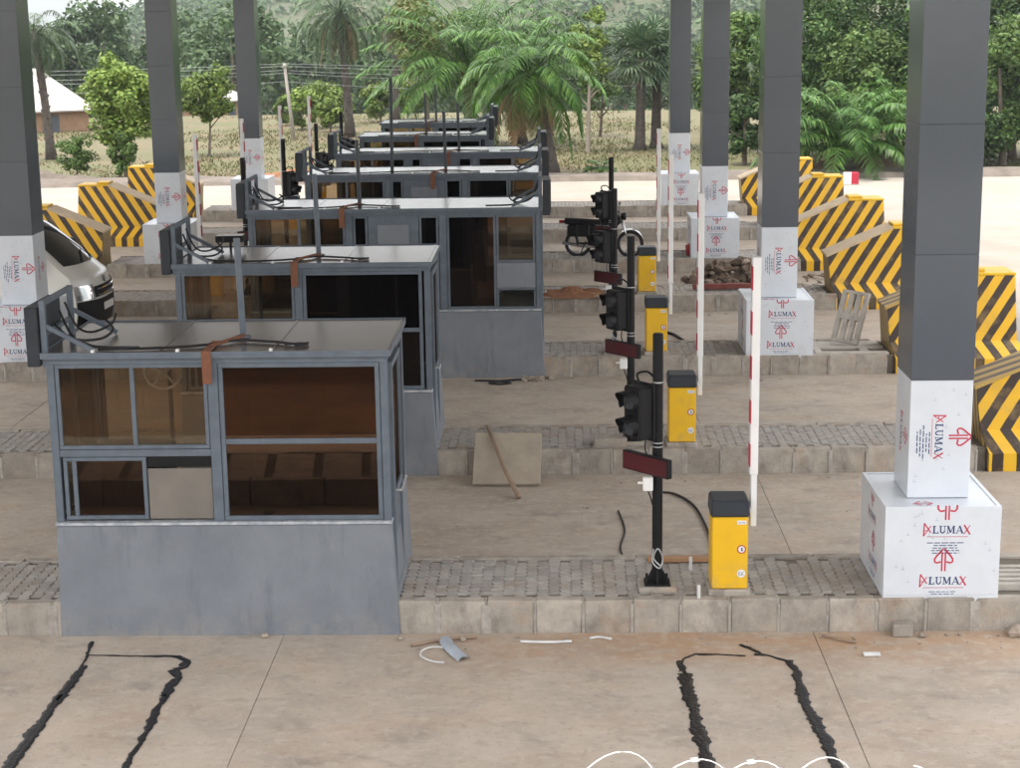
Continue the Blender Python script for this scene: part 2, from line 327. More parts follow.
# concrete slabs of the lanes between the islands
lane_spans = [(-13.5, -6.0, 'lane'), (-4.49, -.004, 'lane')] + [(YN[i]+IW+.004, YN[i+1]-.004, 'lane') for i in range(6)]
slabmesh = {}
for k, (y0, y1, nm) in enumerate(lane_spans):
    root = tag(empty('lane', (0, (y0+y1)/2, 0)), kind='structure')
    joints = [-14.4, -8.0, -2.72, 2.51, 8.6]
    if k not in (1,): joints = [j + random.uniform(-.5, .5) for j in joints]
    for a, b in zip(joints, joints[1:]):
        m_ = MB(); hy = (y1-y0)/2
        nn = 1 if (k == 1 and a < 2) else 1
        m_.box(a+.0035, b-.0035, -hy, hy, -.10, random.uniform(-.002, .002), .002); s_ = m_.build('slab', m_lane, root)
mb = MB(); mb.add([(-16, -13.6, .005), (12, -13.6, .005), (12, -8.2, .005), (-16, -8.2, .005)], [(0, 1, 2, 3)]); tag(mb.build('earth_strip', M('laterite_strip', (.26, .15, .085), .95, scale=.9, col2=(.13, .085, .055), bump=.5, bscale=8)), kind='structure')
# ---- islands: bed, kerbstones, mortar, pavers
def paver_outline(L=.2185, W=.1035, a=.024):
    t = [(-L/2, 0), (-L/4, a), (0, -a*.2), (L/4, a), (L/2, 0)]
    right = [(W/2+o, y) for y, o in t]; left = [(-W/2+o, y) for y, o in reversed(t)]
    return right+left
PO = paver_outline()
def paver_geo(mb, x, y, z, rot=0., tx=0., ty=0.):
    c, s_ = math.cos(rot), math.sin(rot); n = len(PO); vs = []
    for zz, k in ((-.03, 1.), (-.006, 1.), (0., .93)):
        for px, py in PO:
            qx, qy = px*k, py*(1-(1-k)*.5); X, Y = qx*c-qy*s_, qx*s_+qy*c; vs.append((x+X, y+Y, z+zz+tx*X+ty*Y))
    fs = [(i, (i+1) % n, n+(i+1) % n, n+i) for i in range(n)]+[(n+i, n+(i+1) % n, 2*n+(i+1) % n, 2*n+i) for i in range(n)]+[tuple(range(2*n, 3*n))]
    mb.add(vs, fs)
pm = MB(); paver_geo(pm, 0, 0, 0); paver_mesh = pm.mesh('paver', m_paver)
def kerb_mesh(L, seed):
    rr = random.Random(seed); m_ = MB(); m_.box(-L/2, L/2, 0, .13, -.12, H, .012)
    m_.v = [(x+rr.uniform(-.006, .006), y+rr.uniform(-.007, .010), z+(rr.uniform(-.012, .006) if z > .1 else 0)) for x, y, z in m_.v]
    return m_.mesh('kerb_stone', m_kerb)
KM = [kerb_mesh(.455, i) for i in range(5)]; KB = [kerb_mesh(.915, 20+i) for i in range(3)]
m_paverjoin = M("paver_field", (.40, .37, .335), .9, scale=9, col2=(.28, .262, .24), bump=.5, bscale=70)
add_layer(m_paverjoin, (.33, .255, .19), 1.5, .5, .7, .6, seed=11)
islands = []
for k in range(-1, 7):
    y0 = -5.96 if k < 0 else YN[k]
    root = tag(empty('traffic_island', (0, y0, 0)), kind='structure'); islands.append(root)
    XL = -10.62 if k >= 3 else -13.2; XR = 5.68 if k >= 1 else 7.7
    bx = BOOTHS[max(k, 0)]; blocks = [(bx[0], bx[1])] if k >= 0 else []
    inb = lambda x, e=0.: any(a-e < x < b+e for a, b in blocks)
    MB().box(XL, XR, .1, IW-.1, -.1, H-.034).build('sand_bed', m_sand, root)
    mo = MB(); x = XL+.25; i = 0
    while x < XR-.2:
        if not inb(x, -.25):
            o = link('kerb_stone', random.choice(KM), root, (x, random.uniform(-.006, .004), random.uniform(-.006, .004)))
            if random.random() < .5: o.rotation_euler = (0, 0, random.uniform(-.006, .006))
        xx = x+.24
        if not inb(xx, -.05) :
            w_ = random.choice((random.uniform(.014, .02), random.uniform(.02, .06))); jz = random.uniform(.0, .25)
            mo.box(xx-w_, xx+w_, -.009+random.uniform(-.003, .003), .05, -.1+jz*.2, H-.02-random.uniform(.005, .03), .012)
            mo.box(xx-.012, xx+.012, .02, .12, H-.06, H-.006)
        x += .48
    mo.build('mortar', m_mortar, root)
    x = XL+.47
    while x < XR-.4:
        if not inb(x, -.5): link('kerb_stone', random.choice(KB), root, (x, IW-.13+random.uniform(-.004, .004), random.uniform(-.006, .002)))
        x += .935
    # pavers
    stuff = MB(); px_ = XL+.1; ci = 0
    single = lambda x: k == 0 and (-5.62 < x < -4.9 or -1.66 < x < 3.15)
    while px_ < XR-.1:
        off = (ci % 2)*.112
        r_ = 0
        for r_ in range(-1, 7):
            py = .135+.113+r_*.2255-off*1.0
            if py < .135+.06 or py > IW-.135-.06: continue
            if inb(px_, -.02): continue
            if k < 0: continue
            if k >= 0 and px_ > 5.5: continue
            if k == 2 and 4.4 < px_ < 5.7: continue
            if k == 0 and px_ > 4.33: continue
            dz = random.uniform(-.005, .004); z = H-.012+dz
            if k == 0 and random.random() < .003: continue
            if single(px_):
                o = link('paver', paver_mesh, root, (px_+random.uniform(-.0015, .0015), py, z)); o.rotation_euler = (random.uniform(-.03, .03), random.uniform(-.03, .03), random.uniform(-.025, .025))
            else: paver_geo(stuff, px_, py, z, random.uniform(-.02, .02), random.uniform(-.03, .03), random.uniform(-.03, .03))
        px_ += .1135; ci += 1
    if k < 0:
        x = XL+.2
        while x < XR-.6:
            c_ = MB(); c_.prism([(x, .14), (x+.50, .14), (x+.62, IW-.14), (x+.12, IW-.14)], H-.07, H-.01, 'z'); c_.build('cover_slab', m_kerb, root); x += .62
        continue
    s_ = stuff.build('paver_field', m_paverjoin, root); s_['kind'] = 'stuff'
# ---- canopy carried by the columns (above the frame; it shades the plaza)
mb = MB(); mb.box(-16.0, 7.6, -6.6, 37.6, 7.7, 8.6, .05); tag(mb.build('canopy_roof', m_soffit), 'long flat canopy roof carried on the grey columns', 'canopy', kind='structure')
# ---- hills and mountains
def ridge(name, xs, crest, yc, depth, zb, mat, seed, rough=.12, ny=26, nx=220):
    rg = np.random.default_rng(seed); x = np.linspace(xs[0], xs[1], nx); v = []
    ph = rg.uniform(0, 6.28, 24); fr = rg.uniform(2, 40, 24); am = 1/fr**.75
    for j in range(ny):
        t = j/(ny-1); y = yc-depth+depth*t*1.5; prof = math.sin(min(1, t*1.5)*math.pi/2)**1.3 if t < .667 else math.cos((t-.667)/.333*math.pi/2)
        for i, X in enumerate(x):
            u = (X-xs[0])/(xs[1]-xs[0]); nz = sum(am*np.sin(fr*6.28*u+ph+t*fr*1.7))
            v.append((X, y+nz*depth*.04, zb+(np.interp(X, *zip(*crest))-zb)*prof*(1+rough*nz)))
    m_ = MB(); m_.add(v, [(j*nx+i, j*nx+i+1, (j+1)*nx+i+1, (j+1)*nx+i) for j in range(ny-1) for i in range(nx-1)])
    return tag(m_.build(name, mat, smooth=True), kind='structure')
m_hill = M("hill_scrub", (.05, .07, .03), .95, scale=.04, col2=(.085, .085, .045), bump=.0)
add_layer(m_hill, (.20, .13, .09), .025, .55, .66, .8, (1, 1, 3), seed=5)
m_mtn = M("mountain_rock", (.085, .10, .06), .95, scale=.006, col2=(.06, .08, .04))
ridge('hill', (-140, 260), [(-140, 2), (-118, 4), (-104, 9), (-85, 17), (-50, 26), (0, 40), (60, 46), (120, 44), (260, 40)], 520, 280, -8, m_hill, 3)
ridge('mountain', (-2600, 2600), [(-2600, 60), (-1400, 95), (-1010, 78), (-880, 58), (-760, 26), (-640, 6), (-500, 30), (0, 150), (1200, 170), (2600, 120)], 3000, 900, -8, m_mtn, 8, .07)
# ================================================================== BOOTHS
def window(parent, x0, x1, z0, z1, y, panes, glassm, fw=.038, depth=.05, vert=True, name='window', plane='y'):
    """frame bars with panes; panes = inner split fractions; plane y: facade across x, plane x: side wall across y"""
    f = MB(); b = []
    def bx(m_, a0, a1, d0, d1, c0, c1, cc=.004):
        (m_.box(a0, a1, d0, d1, c0, c1, cc) if plane == 'y' else m_.box(d0, d1, a0, a1, c0, c1, cc))
    d0, d1 = y, y+depth
    bx(f, x0, x1, d0, d1, z0, z0+fw); bx(f, x0, x1, d0, d1, z1-fw, z1)
    bx(f, x0, x0+fw, d0+.002, d1-.002, z0+fw, z1-fw); bx(f, x1-fw, x1, d0+.002, d1-.002, z0+fw, z1-fw)
    cuts = [0]+list(panes)+[1]
    for c in panes:
        if vert: xm = x0+(x1-x0)*c; bx(f, xm-fw*.55, xm+fw*.55, d0+.006, d1-.006, z0+fw, z1-fw)
        else: zm = z0+(z1-z0)*c; bx(f, x0+fw, x1-fw, d0+.004, d1-.004, zm-fw*.6, zm+fw*.6)
    o = f.build(name, m_frame, parent)
    for i, (a, c) in enumerate(zip(cuts, cuts[1:])):
        g = MB(); q = d0+.018+.012*(i % 2 if vert else 0)
        if vert: bx(g, x0+(x1-x0)*a+.02, x0+(x1-x0)*c-.02, q, q+.006, z0+.02, z1-.02, 0)
        else: bx(g, x0+.02, x1-.02, q, q+.006, z0+(z1-z0)*a+.015, z0+(z1-z0)*c-.015, 0)
        gm = glassm[i] if isinstance(glassm, (list, tuple)) else glassm
        g.build('pane', gm, o)
    return o
def bracket(root, side, W, big):
    """sign panel carried on a braced steel frame at the end of the roof"""
    sx = (lambda x: x) if side < 0 else (lambda x: W-x)
    fr = MB()
    def bx(a, b, *r, c=.004): fr.box(min(sx(a), sx(b)), max(sx(a), sx(b)), *r, c)
    for y in (.03, .98): bx(-.03, .025, y, y+.055, ZR-.14, 3.37)
    bx(-.028, .023, .086, .978, 3.32, 3.368); bx(-.028, .023, .086, .978, 3.02, 3.06)
    for y in (.032, .982): fr.tube([(sx(.02), y+.026, 3.12), (sx(.46), y+.026, ZR+.02)], .027, 4)
    fr.build('bracket', m_frame, root)
    p = MB(); a, b = sorted((sx(-.17), sx(-.045))); p.box(a, b, .0, .80, ZR-.13, 3.31, .008); po = p.build('sign_panel', m_hood, root)
    a, b = sorted((sx(-.182), sx(-.1705))); MB().box(a, b, .05, .75, ZR-.08, 3.26).build('sign_face', m_black, po)
    c = MB(); c.tube(spline([(sx(.03), .5, 3.2), (sx(.10), .45, 3.06), (sx(.22), .3, 2.95), (sx(.34), .22, ZR+.06), (sx(.5), .14, ZR+.035), (sx(.9), .12, ZR+.03)]), .014, 6)
    c.tube(spline([(sx(.03), .7, 3.25), (sx(.14), .7, 3.0), (sx(.30), .66, 2.95), (sx(.48), .72, 3.02), (sx(.5), .85, 3.1)]), .012, 6)
    c.tube(spline([(sx(.03), .3, 3.1), (sx(.2), .3, 2.95), (sx(.42), .5, ZR+.05), (sx(.52), .62, ZR+.12), (sx(.44), .7, ZR+.2)]), .013, 6)
    c.build('cable', m_rubber, root, True)
def make_booth(k):
    xl, xr = BOOTHS[k]; W = xr-xl; root = empty('toll_booth', (xl, YN[k], 0))
    y0, y1 = .02, 1.70; long_ = W > 4
    b = MB(); b.box(0, W, -.012, 1.72, -.02, 1.135, .012)
    b.v = [(x+(.06 if x > W/2 else -.02)*max(0, 1-z/.35) if z < .2 else x, y-(.02 if z < .2 and y < .5 else 0), z) for x, y, z in b.v]
    b.build('base_wall', m_base, root)
    MB().box(-.008, W+.008, -.022, 1.73, 1.137, 1.165, .005).build('sill', M('sill_sealant', (.52, .54, .56), .6, scale=12, col2=(.25, .28, .32)), root)
    MB().box(.08, W-.08, .1, 1.62, 1.167, 1.175).build('counter', m_int, root)
    fr = MB()
    xs = [0, 1.56, W-.075] if not long_ else [0, 1.62, 3.18, W-.075]
    for x in xs:
        ww = .075 if x in (0, W-.075) else (.10 if not long_ else .12)
        for y in (y0, y1-.07): fr.box(x, x+ww, y, y+.07, 1.166, ZR-.10, .005)
    for y in (y0-.004, y1-.066): fr.box(.002, W-.002, y, y+.07, ZR-.115, ZR-.035, .005)
    for x in (.001, W-.071): fr.box(x, x+.07, y0+.067, y1-.067, ZR-.114, ZR-.036, .004)
    if not long_: fr.box(.076, 1.56, y0+.003, y0+.066, 1.825, 1.895, .004)
    fr.build('frame', m_frame, root)
    # flat sheet roof with a folded edge
    rf = MB(); rf.box(-.03, W+.03, -.03, 1.76, ZR-.034, ZR, .006); ro = rf.build('roof', m_roof, root)
    ed = MB(); ed.box(-.034, W+.034, -.036, -.0305, ZR-.05, ZR+.012); ed.box(-.034, W+.034, 1.7605, 1.766, ZR-.05, ZR+.012)
    ed.box(W+.0305, W+.036, -.03, 1.76, ZR-.05, ZR+.012); ed.box(-.036, -.0305, -.03, 1.76, ZR-.05, ZR+.012); ed.build('roof_edge', m_frame, ro)
    for s in range(1, int(W/1.1)+1): MB().box(s*1.1-.012, s*1.1+.012, -.02, 1.75, ZR+.0005, ZR+.005).build('roof_seam', m_roof, ro)
    wy = y0+.005
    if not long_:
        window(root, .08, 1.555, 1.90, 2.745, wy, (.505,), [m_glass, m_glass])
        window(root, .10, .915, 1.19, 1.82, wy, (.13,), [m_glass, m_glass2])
        MB().box(.925, 1.555, wy+.012, wy+.03, 1.19, 1.70, .004).build('panel', M('pane_view_beige', (.20, .18, .155), .5, scale=2), root); MB().box(.925, 1.555, wy+.035, wy+.045, 1.71, 1.82).build('opening_back', m_black, root)  # opaque panel; its beige paints in the view and reflection of a clear pane
        window(root, 1.665, 3.225, 1.172, 2.745, wy, (.505,), [m_glass2, m_glass2], vert=False, fw=.045)
        for a, b_, g in ((.08, 1.555, m_glass), (1.665, 3.225, m_glass2)): window(root, a, b_, 1.172, 2.745, y1-.055, (.5,), g)
    else:
        window(root, .08, 1.615, 1.172, 2.745, wy, (.5,), [m_glass, m_glass])
        window(root, 1.75, 1.99, 1.172, 2.745, wy, (), m_glass2)
        pn = MB(); pn.box(2.0, 2.84, wy, wy+.05, 1.172, 2.745, .005); po = pn.build('panel', m_frame, root)
        lv = MB()
        lv.box(2.16, 2.68, wy-.022, wy-.002, 2.02, 2.60, .004)
        for i in range(6): lv.box(2.2, 2.64, wy-.034, wy-.023, 2.07+i*.085, 2.105+i*.085)
        lv.build('louvre', m_base, po)
        window(root, 2.85, 3.17, 1.172, 2.745, wy, (), m_glass2)
        window(root, 3.31, 4.12, 1.172, 2.745, wy, (), m_glass2)
        window(root, 4.13, W-.085, 1.95, 2.745, wy, (), m_glass)
        MB().box(4.13, W-.085, wy, wy+.05, 1.52, 1.945, .005).build('panel', m_base, root)
        window(root, 4.13, W-.085, 1.172, 1.515, wy, (), m_glass3, fw=.03)
        for a, b_, g in ((.08, 1.615, m_glass), (1.75, 3.17, m_glass2), (3.31, W-.085, m_glass)): window(root, a, b_, 1.172, 2.745, y1-.055, (.5,), g)
    # ends: a glazed door and a side window
    d = window(root, .12, .92, .40, 2.72, W-.012, (.42,), [m_frame, m_glass2], vert=False, name='door', plane='x', fw=.06)
    hd = MB(); hd.tube([(W+.03, .20, 1.42), (W+.085, .20, 1.42), (W+.085, .32, 1.42)], .012, 6); hd.build('handle', m_steel, d)
    window(root, .96, 1.60, 1.172, 2.74, W-.045, (), m_glass2, name='window', plane='x')
    window(root, .12, 1.60, 1.172, 2.74, .002, (.5,), m_glass, name='window', plane='x')
    # roof furniture
    mx = 1.79 if k < 3 else {3: 2.82, 4: 2.84, 5: 1.73, 6: 1.6}[k]; mt = {0: 3.86, 3: 4.06}.get(k, 3.95)
    ms = MB(); ms.tube([(mx, .78, ZR), (mx-.02, .78, mt)], .033, 8); ms.box(mx-.07, mx+.07, .71, .85, ZR+.0015, ZR+.012); ms.build('mast', m_frame if k < 2 else m_grey, root)
    if k == 3: ms = MB(); ms.tube([(1.71, .8, ZR), (1.73, .8, 4.75)], .035, 8); ms.build('mast', m_grey, root)
    st = MB(); st.box(mx-.26, mx-.17, -.042, .5, ZR+.013, ZR+.02); st.box(mx-.26, mx-.17, -.05, -.043, ZR-.30, ZR+.02)
    st.tube([(mx-.2, .2, ZR+.03), (mx+.02, .72, ZR+.03)], .02, 4); st.build('strap', m_rust, root)
    cb = MB(); cb.tube(spline([(.5, .10, ZR+.018), (1.1, .16, ZR+.018), (1.5, .28, ZR+.02), (mx, .5, ZR+.022), (mx+.35, .42, ZR+.02), (mx+.6, .3, ZR+.018), (mx+.72, .34, ZR+.018)]), .014, 6, mi=0)
    cb.tube(spline([(mx+.5, .25, ZR+.02), (mx+.65, .33, ZR+.02), (mx+.72, .25, ZR+.02), (mx+.6, .2, ZR+.02)]), .01, 6); cb.build('cable', m_rubber, root, True)
    for xx in (.46, 1.28, 2.18): MB().box(xx, xx+.028, -.03, .02, ZR+.004, ZR+.035).build('clip', m_white, root)
    if k in (0, 1, 2, 3, 4): bracket(root, -1, W, long_)
    if k in (2, 3, 4, 5, 6): bracket(root, 1, W, long_)
    return root
blabels = ['grey glazed toll booth nearest the camera with brown tinted windows', 'second grey toll booth directly behind the nearest one',
 'long grey toll booth with louvred panel, third from the camera', 'long toll booth with two roof masts, fourth from the camera', 'long toll booth behind the two-masted one, fifth from the camera',
 'short toll booth second farthest from the camera', 'farthest toll booth beside the open road']
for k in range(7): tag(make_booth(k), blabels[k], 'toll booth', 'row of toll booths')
for k, (fx, fz) in ((0, (.93, 2.50)),):
    xl = BOOTHS[k][0]; f_ = MB(); f_.tube([(fx+.19*math.cos(R(i*20)), .9, fz+.19*math.sin(R(i*20))) for i in range(19)], .016, 6, cap=False); f_.tube([(fx, .9, fz), (fx, 1.0, fz)], .05, 10)
    o = f_.build('fan', m_white, loc=(xl, YN[k], 0)); tag(o, 'round spoked fan hung inside the nearest booth', 'fan')
    for i in range(5): q = R(i*72+20); b_ = MB(); b_.tube([(fx, .9, fz), (fx+.18*math.cos(q), .9, fz+.18*math.sin(q))], .012, 5); b_.build('spoke', m_white, o)
    b_ = MB(); b_.tube([(fx, 1.0, fz), (fx, 1.05, ZR-.04)], .015, 6); b_.build('hanger', m_white, o)
for k in (0, 1, 2):
    xl = BOOTHS[k][0]; d_ = MB(); d_.box(.25, .95, .75, 1.2, 1.176, 1.72, .02); d_.box(.35, .85, .68, .749, 1.3, 1.62, .01)
    o = d_.build('equipment_cabinet', m_black, loc=(xl, YN[k], 0)); tag(o, 'dark equipment cabinet inside the %s booth' % ('nearest', 'second', 'third')[k], 'cabinet')
    c_ = MB(); c_.box(2.2, 2.62, .9, .98, 1.35, 2.0, .03); c_.box(2.18, 2.64, .5, .89, 1.25, 1.34, .03); c_.tube([(2.41, .7, 1.176), (2.41, .7, 1.25)], .03, 8)
    o = c_.build('chair', m_int, loc=(xl, YN[k], 0)); tag(o, 'dark chair inside the %s booth behind the large pane' % ('nearest', 'second', 'third')[k], 'chair')
# lane lamp unit standing on the roof of the second booth
lb = MB(); lb.box(-.19, .19, -.12, .12, .10, .19, .01); lb.tube([(0, 0, 0), (0, .0, .11)], .02, 6)
o = lb.build('flood_lamp', m_black, loc=(-4.50, YN[1]+1.55, ZR)); tag(o, 'small black flood lamp on the roof of the second booth', 'lamp')
MB().box(-.18, .18, -.11, .11, .191, .196).build('lens', m_white, o)
# ================================================================== COLUMNS
def letter_polys():
    """serif capitals as strokes in a unit box: list of (polyline, width)"""
    s = lambda x0, x1, y: ([(x0, y), (x1, y)], .10)
    return {'L': [([(.2, 0), (.2, 1)], .2), s(.02, .42, .95), ([(.0, .06), (.72, .06)], .12), ([(.7, .0), (.7, .3)], .09)],
     'U': [([(.2, 1), (.2, .35), (.28, .14), (.45, .05), (.62, .14), (.7, .35)], .17), ([(.7, .3), (.7, 1)], .08), s(.02, .4, .95), s(.55, .86, .95)],
     'M': [([(.14, 0), (.14, 1)], .08), ([(.16, 1), (.5, .1)], .19), ([(.5, .1), (.84, 1)], .09), ([(.88, 0), (.88, 1)], .19), s(.0, .3, .05), s(.72, 1.04, .05), s(.0, .25, .95), s(.8, 1.04, .95)],
     'A': [([(.08, 0), (.46, 1)], .08), ([(.44, 1), (.82, 0)], .2), ([(.2, .32), (.7, .32)], .09), s(-.04, .24, .05), s(.64, 1., .05)],
     'X': [([(.05, 1.1), (.8, -.15)], .2), ([(.78, 1.05), (.05, -.1)], .11)]}
LP = letter_polys()
def logo(red, navy, fn, cx, cy, h, emblem=True, cut=1.0):
    """emblem over the word; fn maps local print coordinates to 3d"""
    adv = {'L': .8, 'U': .95, 'M': 1.15, 'A': .95, 'X': .85}; a0 = 1.15; tot = a0+sum(adv[c] for c in 'LUMAX'); x = cx-tot*h/2; g = lambda u, v: fn(u, v)
    # stylised first letter: a tilted open triangle with crossing tails
    T = lambda pts: [(x+p*h, cy+q*h) for p, q in pts]
    red.ribbon(T([(.05, -.35), (.12, 1.35)]), .16*h, g); red.ribbon(T([(.1, 1.35), (.95, .1)]), .15*h, g); red.ribbon(T([(.05, -.35), (.62, .55), (.95, 1.0)]), .12*h, g); red.ribbon(T([(.12, .35), (.5, .4)]), .09*h, g)
    x += a0*h
    for c in 'LUMAX':
        for pts, w_ in LP[c]: (red if c == 'X' else navy).ribbon([(x+p*h, cy+q*h) for p, q in pts], w_*h, g)
        x += adv[c]*h
    red.ribbon([(cx-tot*h*.42, cy-.42*h), (cx+tot*h*.45, cy-.42*h)], .07*h, g)
    if emblem:
        e = h*2.7; ey = cy+1.75*h
        for s_ in (-1, 1):
            pts = [(.10, 0), (.10, .95), (.02 if False else .10, 1.0)]
            red.ribbon([(cx+s_*.075*e, ey), (cx+s_*.075*e, ey+.92*e*cut)], .075*e, g)
            if cut >= 1: loop = [(.03, 1.08), (.16, .92), (.32, .74), (.42, .58), (.41, .46), (.32, .40), (.2, .43), (.13, .46)]
            else: loop = [(.44, .72), (.43, .52), (.33, .42), (.2, .43), (.13, .46)]
            red.ribbon([(cx+s_*p*e, ey+q*e) for p, q in loop], .085*e, g)
def fine_print(navy, fn, cx, cy, wd, n, lh, seed=0):
    rr = random.Random(seed)
    for i in range(n):
        L = wd*rr.uniform(.5, 1); x = cx-L/2; y = cy-i*lh
        while x < cx+L/2-.005:
            l = rr.uniform(.02, .07); navy.ribbon([(x, y), (min(x+l, cx+L/2), y)], lh*.36, fn); x += l+.012
def watermark(pale, fn, x0, x1, z0, z1, seed):
    rr = random.Random(seed)
    for _ in range(int((x1-x0)*(z1-z0)*26)+2):
        x = rr.uniform(x0, x1); z = rr.uniform(z0, z1)
        pale.ribbon([(x-.018, z), (x+.018, z)], .006, fn); pale.ribbon([(x, z), (x, z+.03)], .005, fn)
def make_column():
    root = empty('canopy_column')
    # local origin: front-left corner of the shaft at the kerb line
    CW, CD, Z0, ZB = .609, .68, 1.26, 2.437
    joints = [ZB+.012, 3.68, 4.92, 6.16, 7.4, 7.69]
    for a, b in zip(joints, joints[1:]):
        p = MB(); p.box(0, CW, 0, CD, a+.0015, b-.0015, .003); p.build('cladding_panel', m_dark, root)
    MB().box(.012, CW-.012, .012, CD-.012, Z0, 7.695).build('core', m_dark, root)
    q = MB(); q.box(.002, CW-.002, .002, CD-.002, Z0+.002, ZB+.008, .005); lo = q.build('wrapped_panel', m_film, root)
    red, navy, pale = MB(), MB(), MB(); e = -.0015
    fr = lambda u, v: (u+.0, .002+e, v)           # on the front face, upright
    rot = lambda cu, cv: (lambda u, v: (cu+v, .002+e, cv-u))   # turned a quarter clockwise
    logo(red, navy, rot(.255, 1.88), 0, 0, .076)
    fine_print(navy, rot(.20, 1.82), 0, .0, .36, 5, .030, 3); watermark(pale, fr, .05, .56, 1.4, 2.35, 2)
    sd_ = lambda cu, cv: (lambda u, v: (.002+e, cu-v, cv-u))
    logo(red, navy, sd_(.42, 1.85), 0, 0, .07)
    rs_ = lambda cu, cv: (lambda u, v: (CW-.002-e, cu+v, cv-u))
    logo(red, navy, rs_(.22, 1.85), 0, 0, .07)
    red.build('print', m_red, lo); navy.build('print', m_navy, lo); pale.build('print', m_pale, lo)
    # plinth box of folded panels
    X0, X1, Y0, Y1 = -.268, .853, -.324, .975
    pl = MB(); pl.box(X0+.006, X1-.006, Y0+.006, Y1-.006, H-.01, Z0-.004); po = pl.build('plinth', m_film, root)
    pan = [('front', (X0, X1, Y0, Y0+.006, H+.03, Z0)), ('left', (X0, X0+.006, Y0+.006, Y1-.006, H-.005, Z0-.004)), ('right', (X1-.006, X1, Y0+.006, Y1-.006, H-.005, Z0-.004)), ('back', (X0, X1, Y1-.006, Y1, H, Z0))]
    for nm, b in pan: MB().box(b[0], b[1], b[2]-.003 if nm == 'front' else b[2], b[3], b[4], b[5], .0015).build('panel', m_film, po)
    MB().box(X1-.30, X1, Y0-.003, Y0+.004, H-.09, H+.028, .0015).build('panel', m_film, po)
    tl = MB()
    for a in ((X0, X1, Y0, Y0+.04), (X0, X1, Y1-.04, Y1), (X0, X0+.04, Y0+.041, Y1-.041), (X1-.04, X1, Y0+.041, Y1-.041)): tl.box(*a, Z0-.003, Z0+.004, .0015)
    tl.build('trim', m_film, po)
    red, navy, pale = MB(), MB(), MB(); ff = lambda u, v: (u, Y0-.0045, v)
    logo(red, navy, ff, .33, .995, .078, True, .75); fine_print(navy, ff, .32, .90, .44, 5, .026, 5)
    logo(red, navy, ff, .31, .475, .078); fine_print(navy, ff, .31, .40, .3, 2, .022, 6); watermark(pale, ff, X0+.1, X1-.05, .45, 1.2, 8)
    fl = lambda cu: (lambda u, v: (X0-.0015, cu-u, v)); logo(red, navy, fl(.25), 0, .50, .075); logo(red, navy, fl(.35), 0, .95, .07, True, .8); fine_print(navy, fl(.25), 0, .42, .4, 2, .03, 9)
    ft = lambda u, v: (u, v, Z0+.0055); 
    for s_ in (-1, 1): red.ribbon([(.12+s_*.02, -.27), (.12+s_*.09, -.20), (.12+s_*.02, -.13)], .018, ft)
    red.ribbon([(.05, -.2), (.19, -.2)], .014, ft)
    red.build('print', m_red, po); navy.build('print', m_navy, po); pale.build('print', m_pale, po)
    return root
proto = make_column(); first = True
COLS = [(3.457, 0, 'grey clad column with wrapped white plinth at the right foreground'), (3.457, 2, 'grey column behind the white boom arms, second of the right-hand row'), (3.457, 4, 'grey column behind the brown rubble heap, third of the right-hand row'),
 (3.457, 6, 'farthest grey column of the right-hand row'), (-9.43, 2, 'grey column at the left edge of the picture in front of the van'), (-9.43, 4, 'grey column among the left striped barriers, second of the left-hand row'), (-9.43, 6, 'farthest grey column of the left-hand row')]
for x, k, lab in COLS:
    c = proto if first else copy_tree(proto); first = False
    c.location = (x, YN[k]+.341, 0); tag(c, lab, 'column', 'canopy columns')
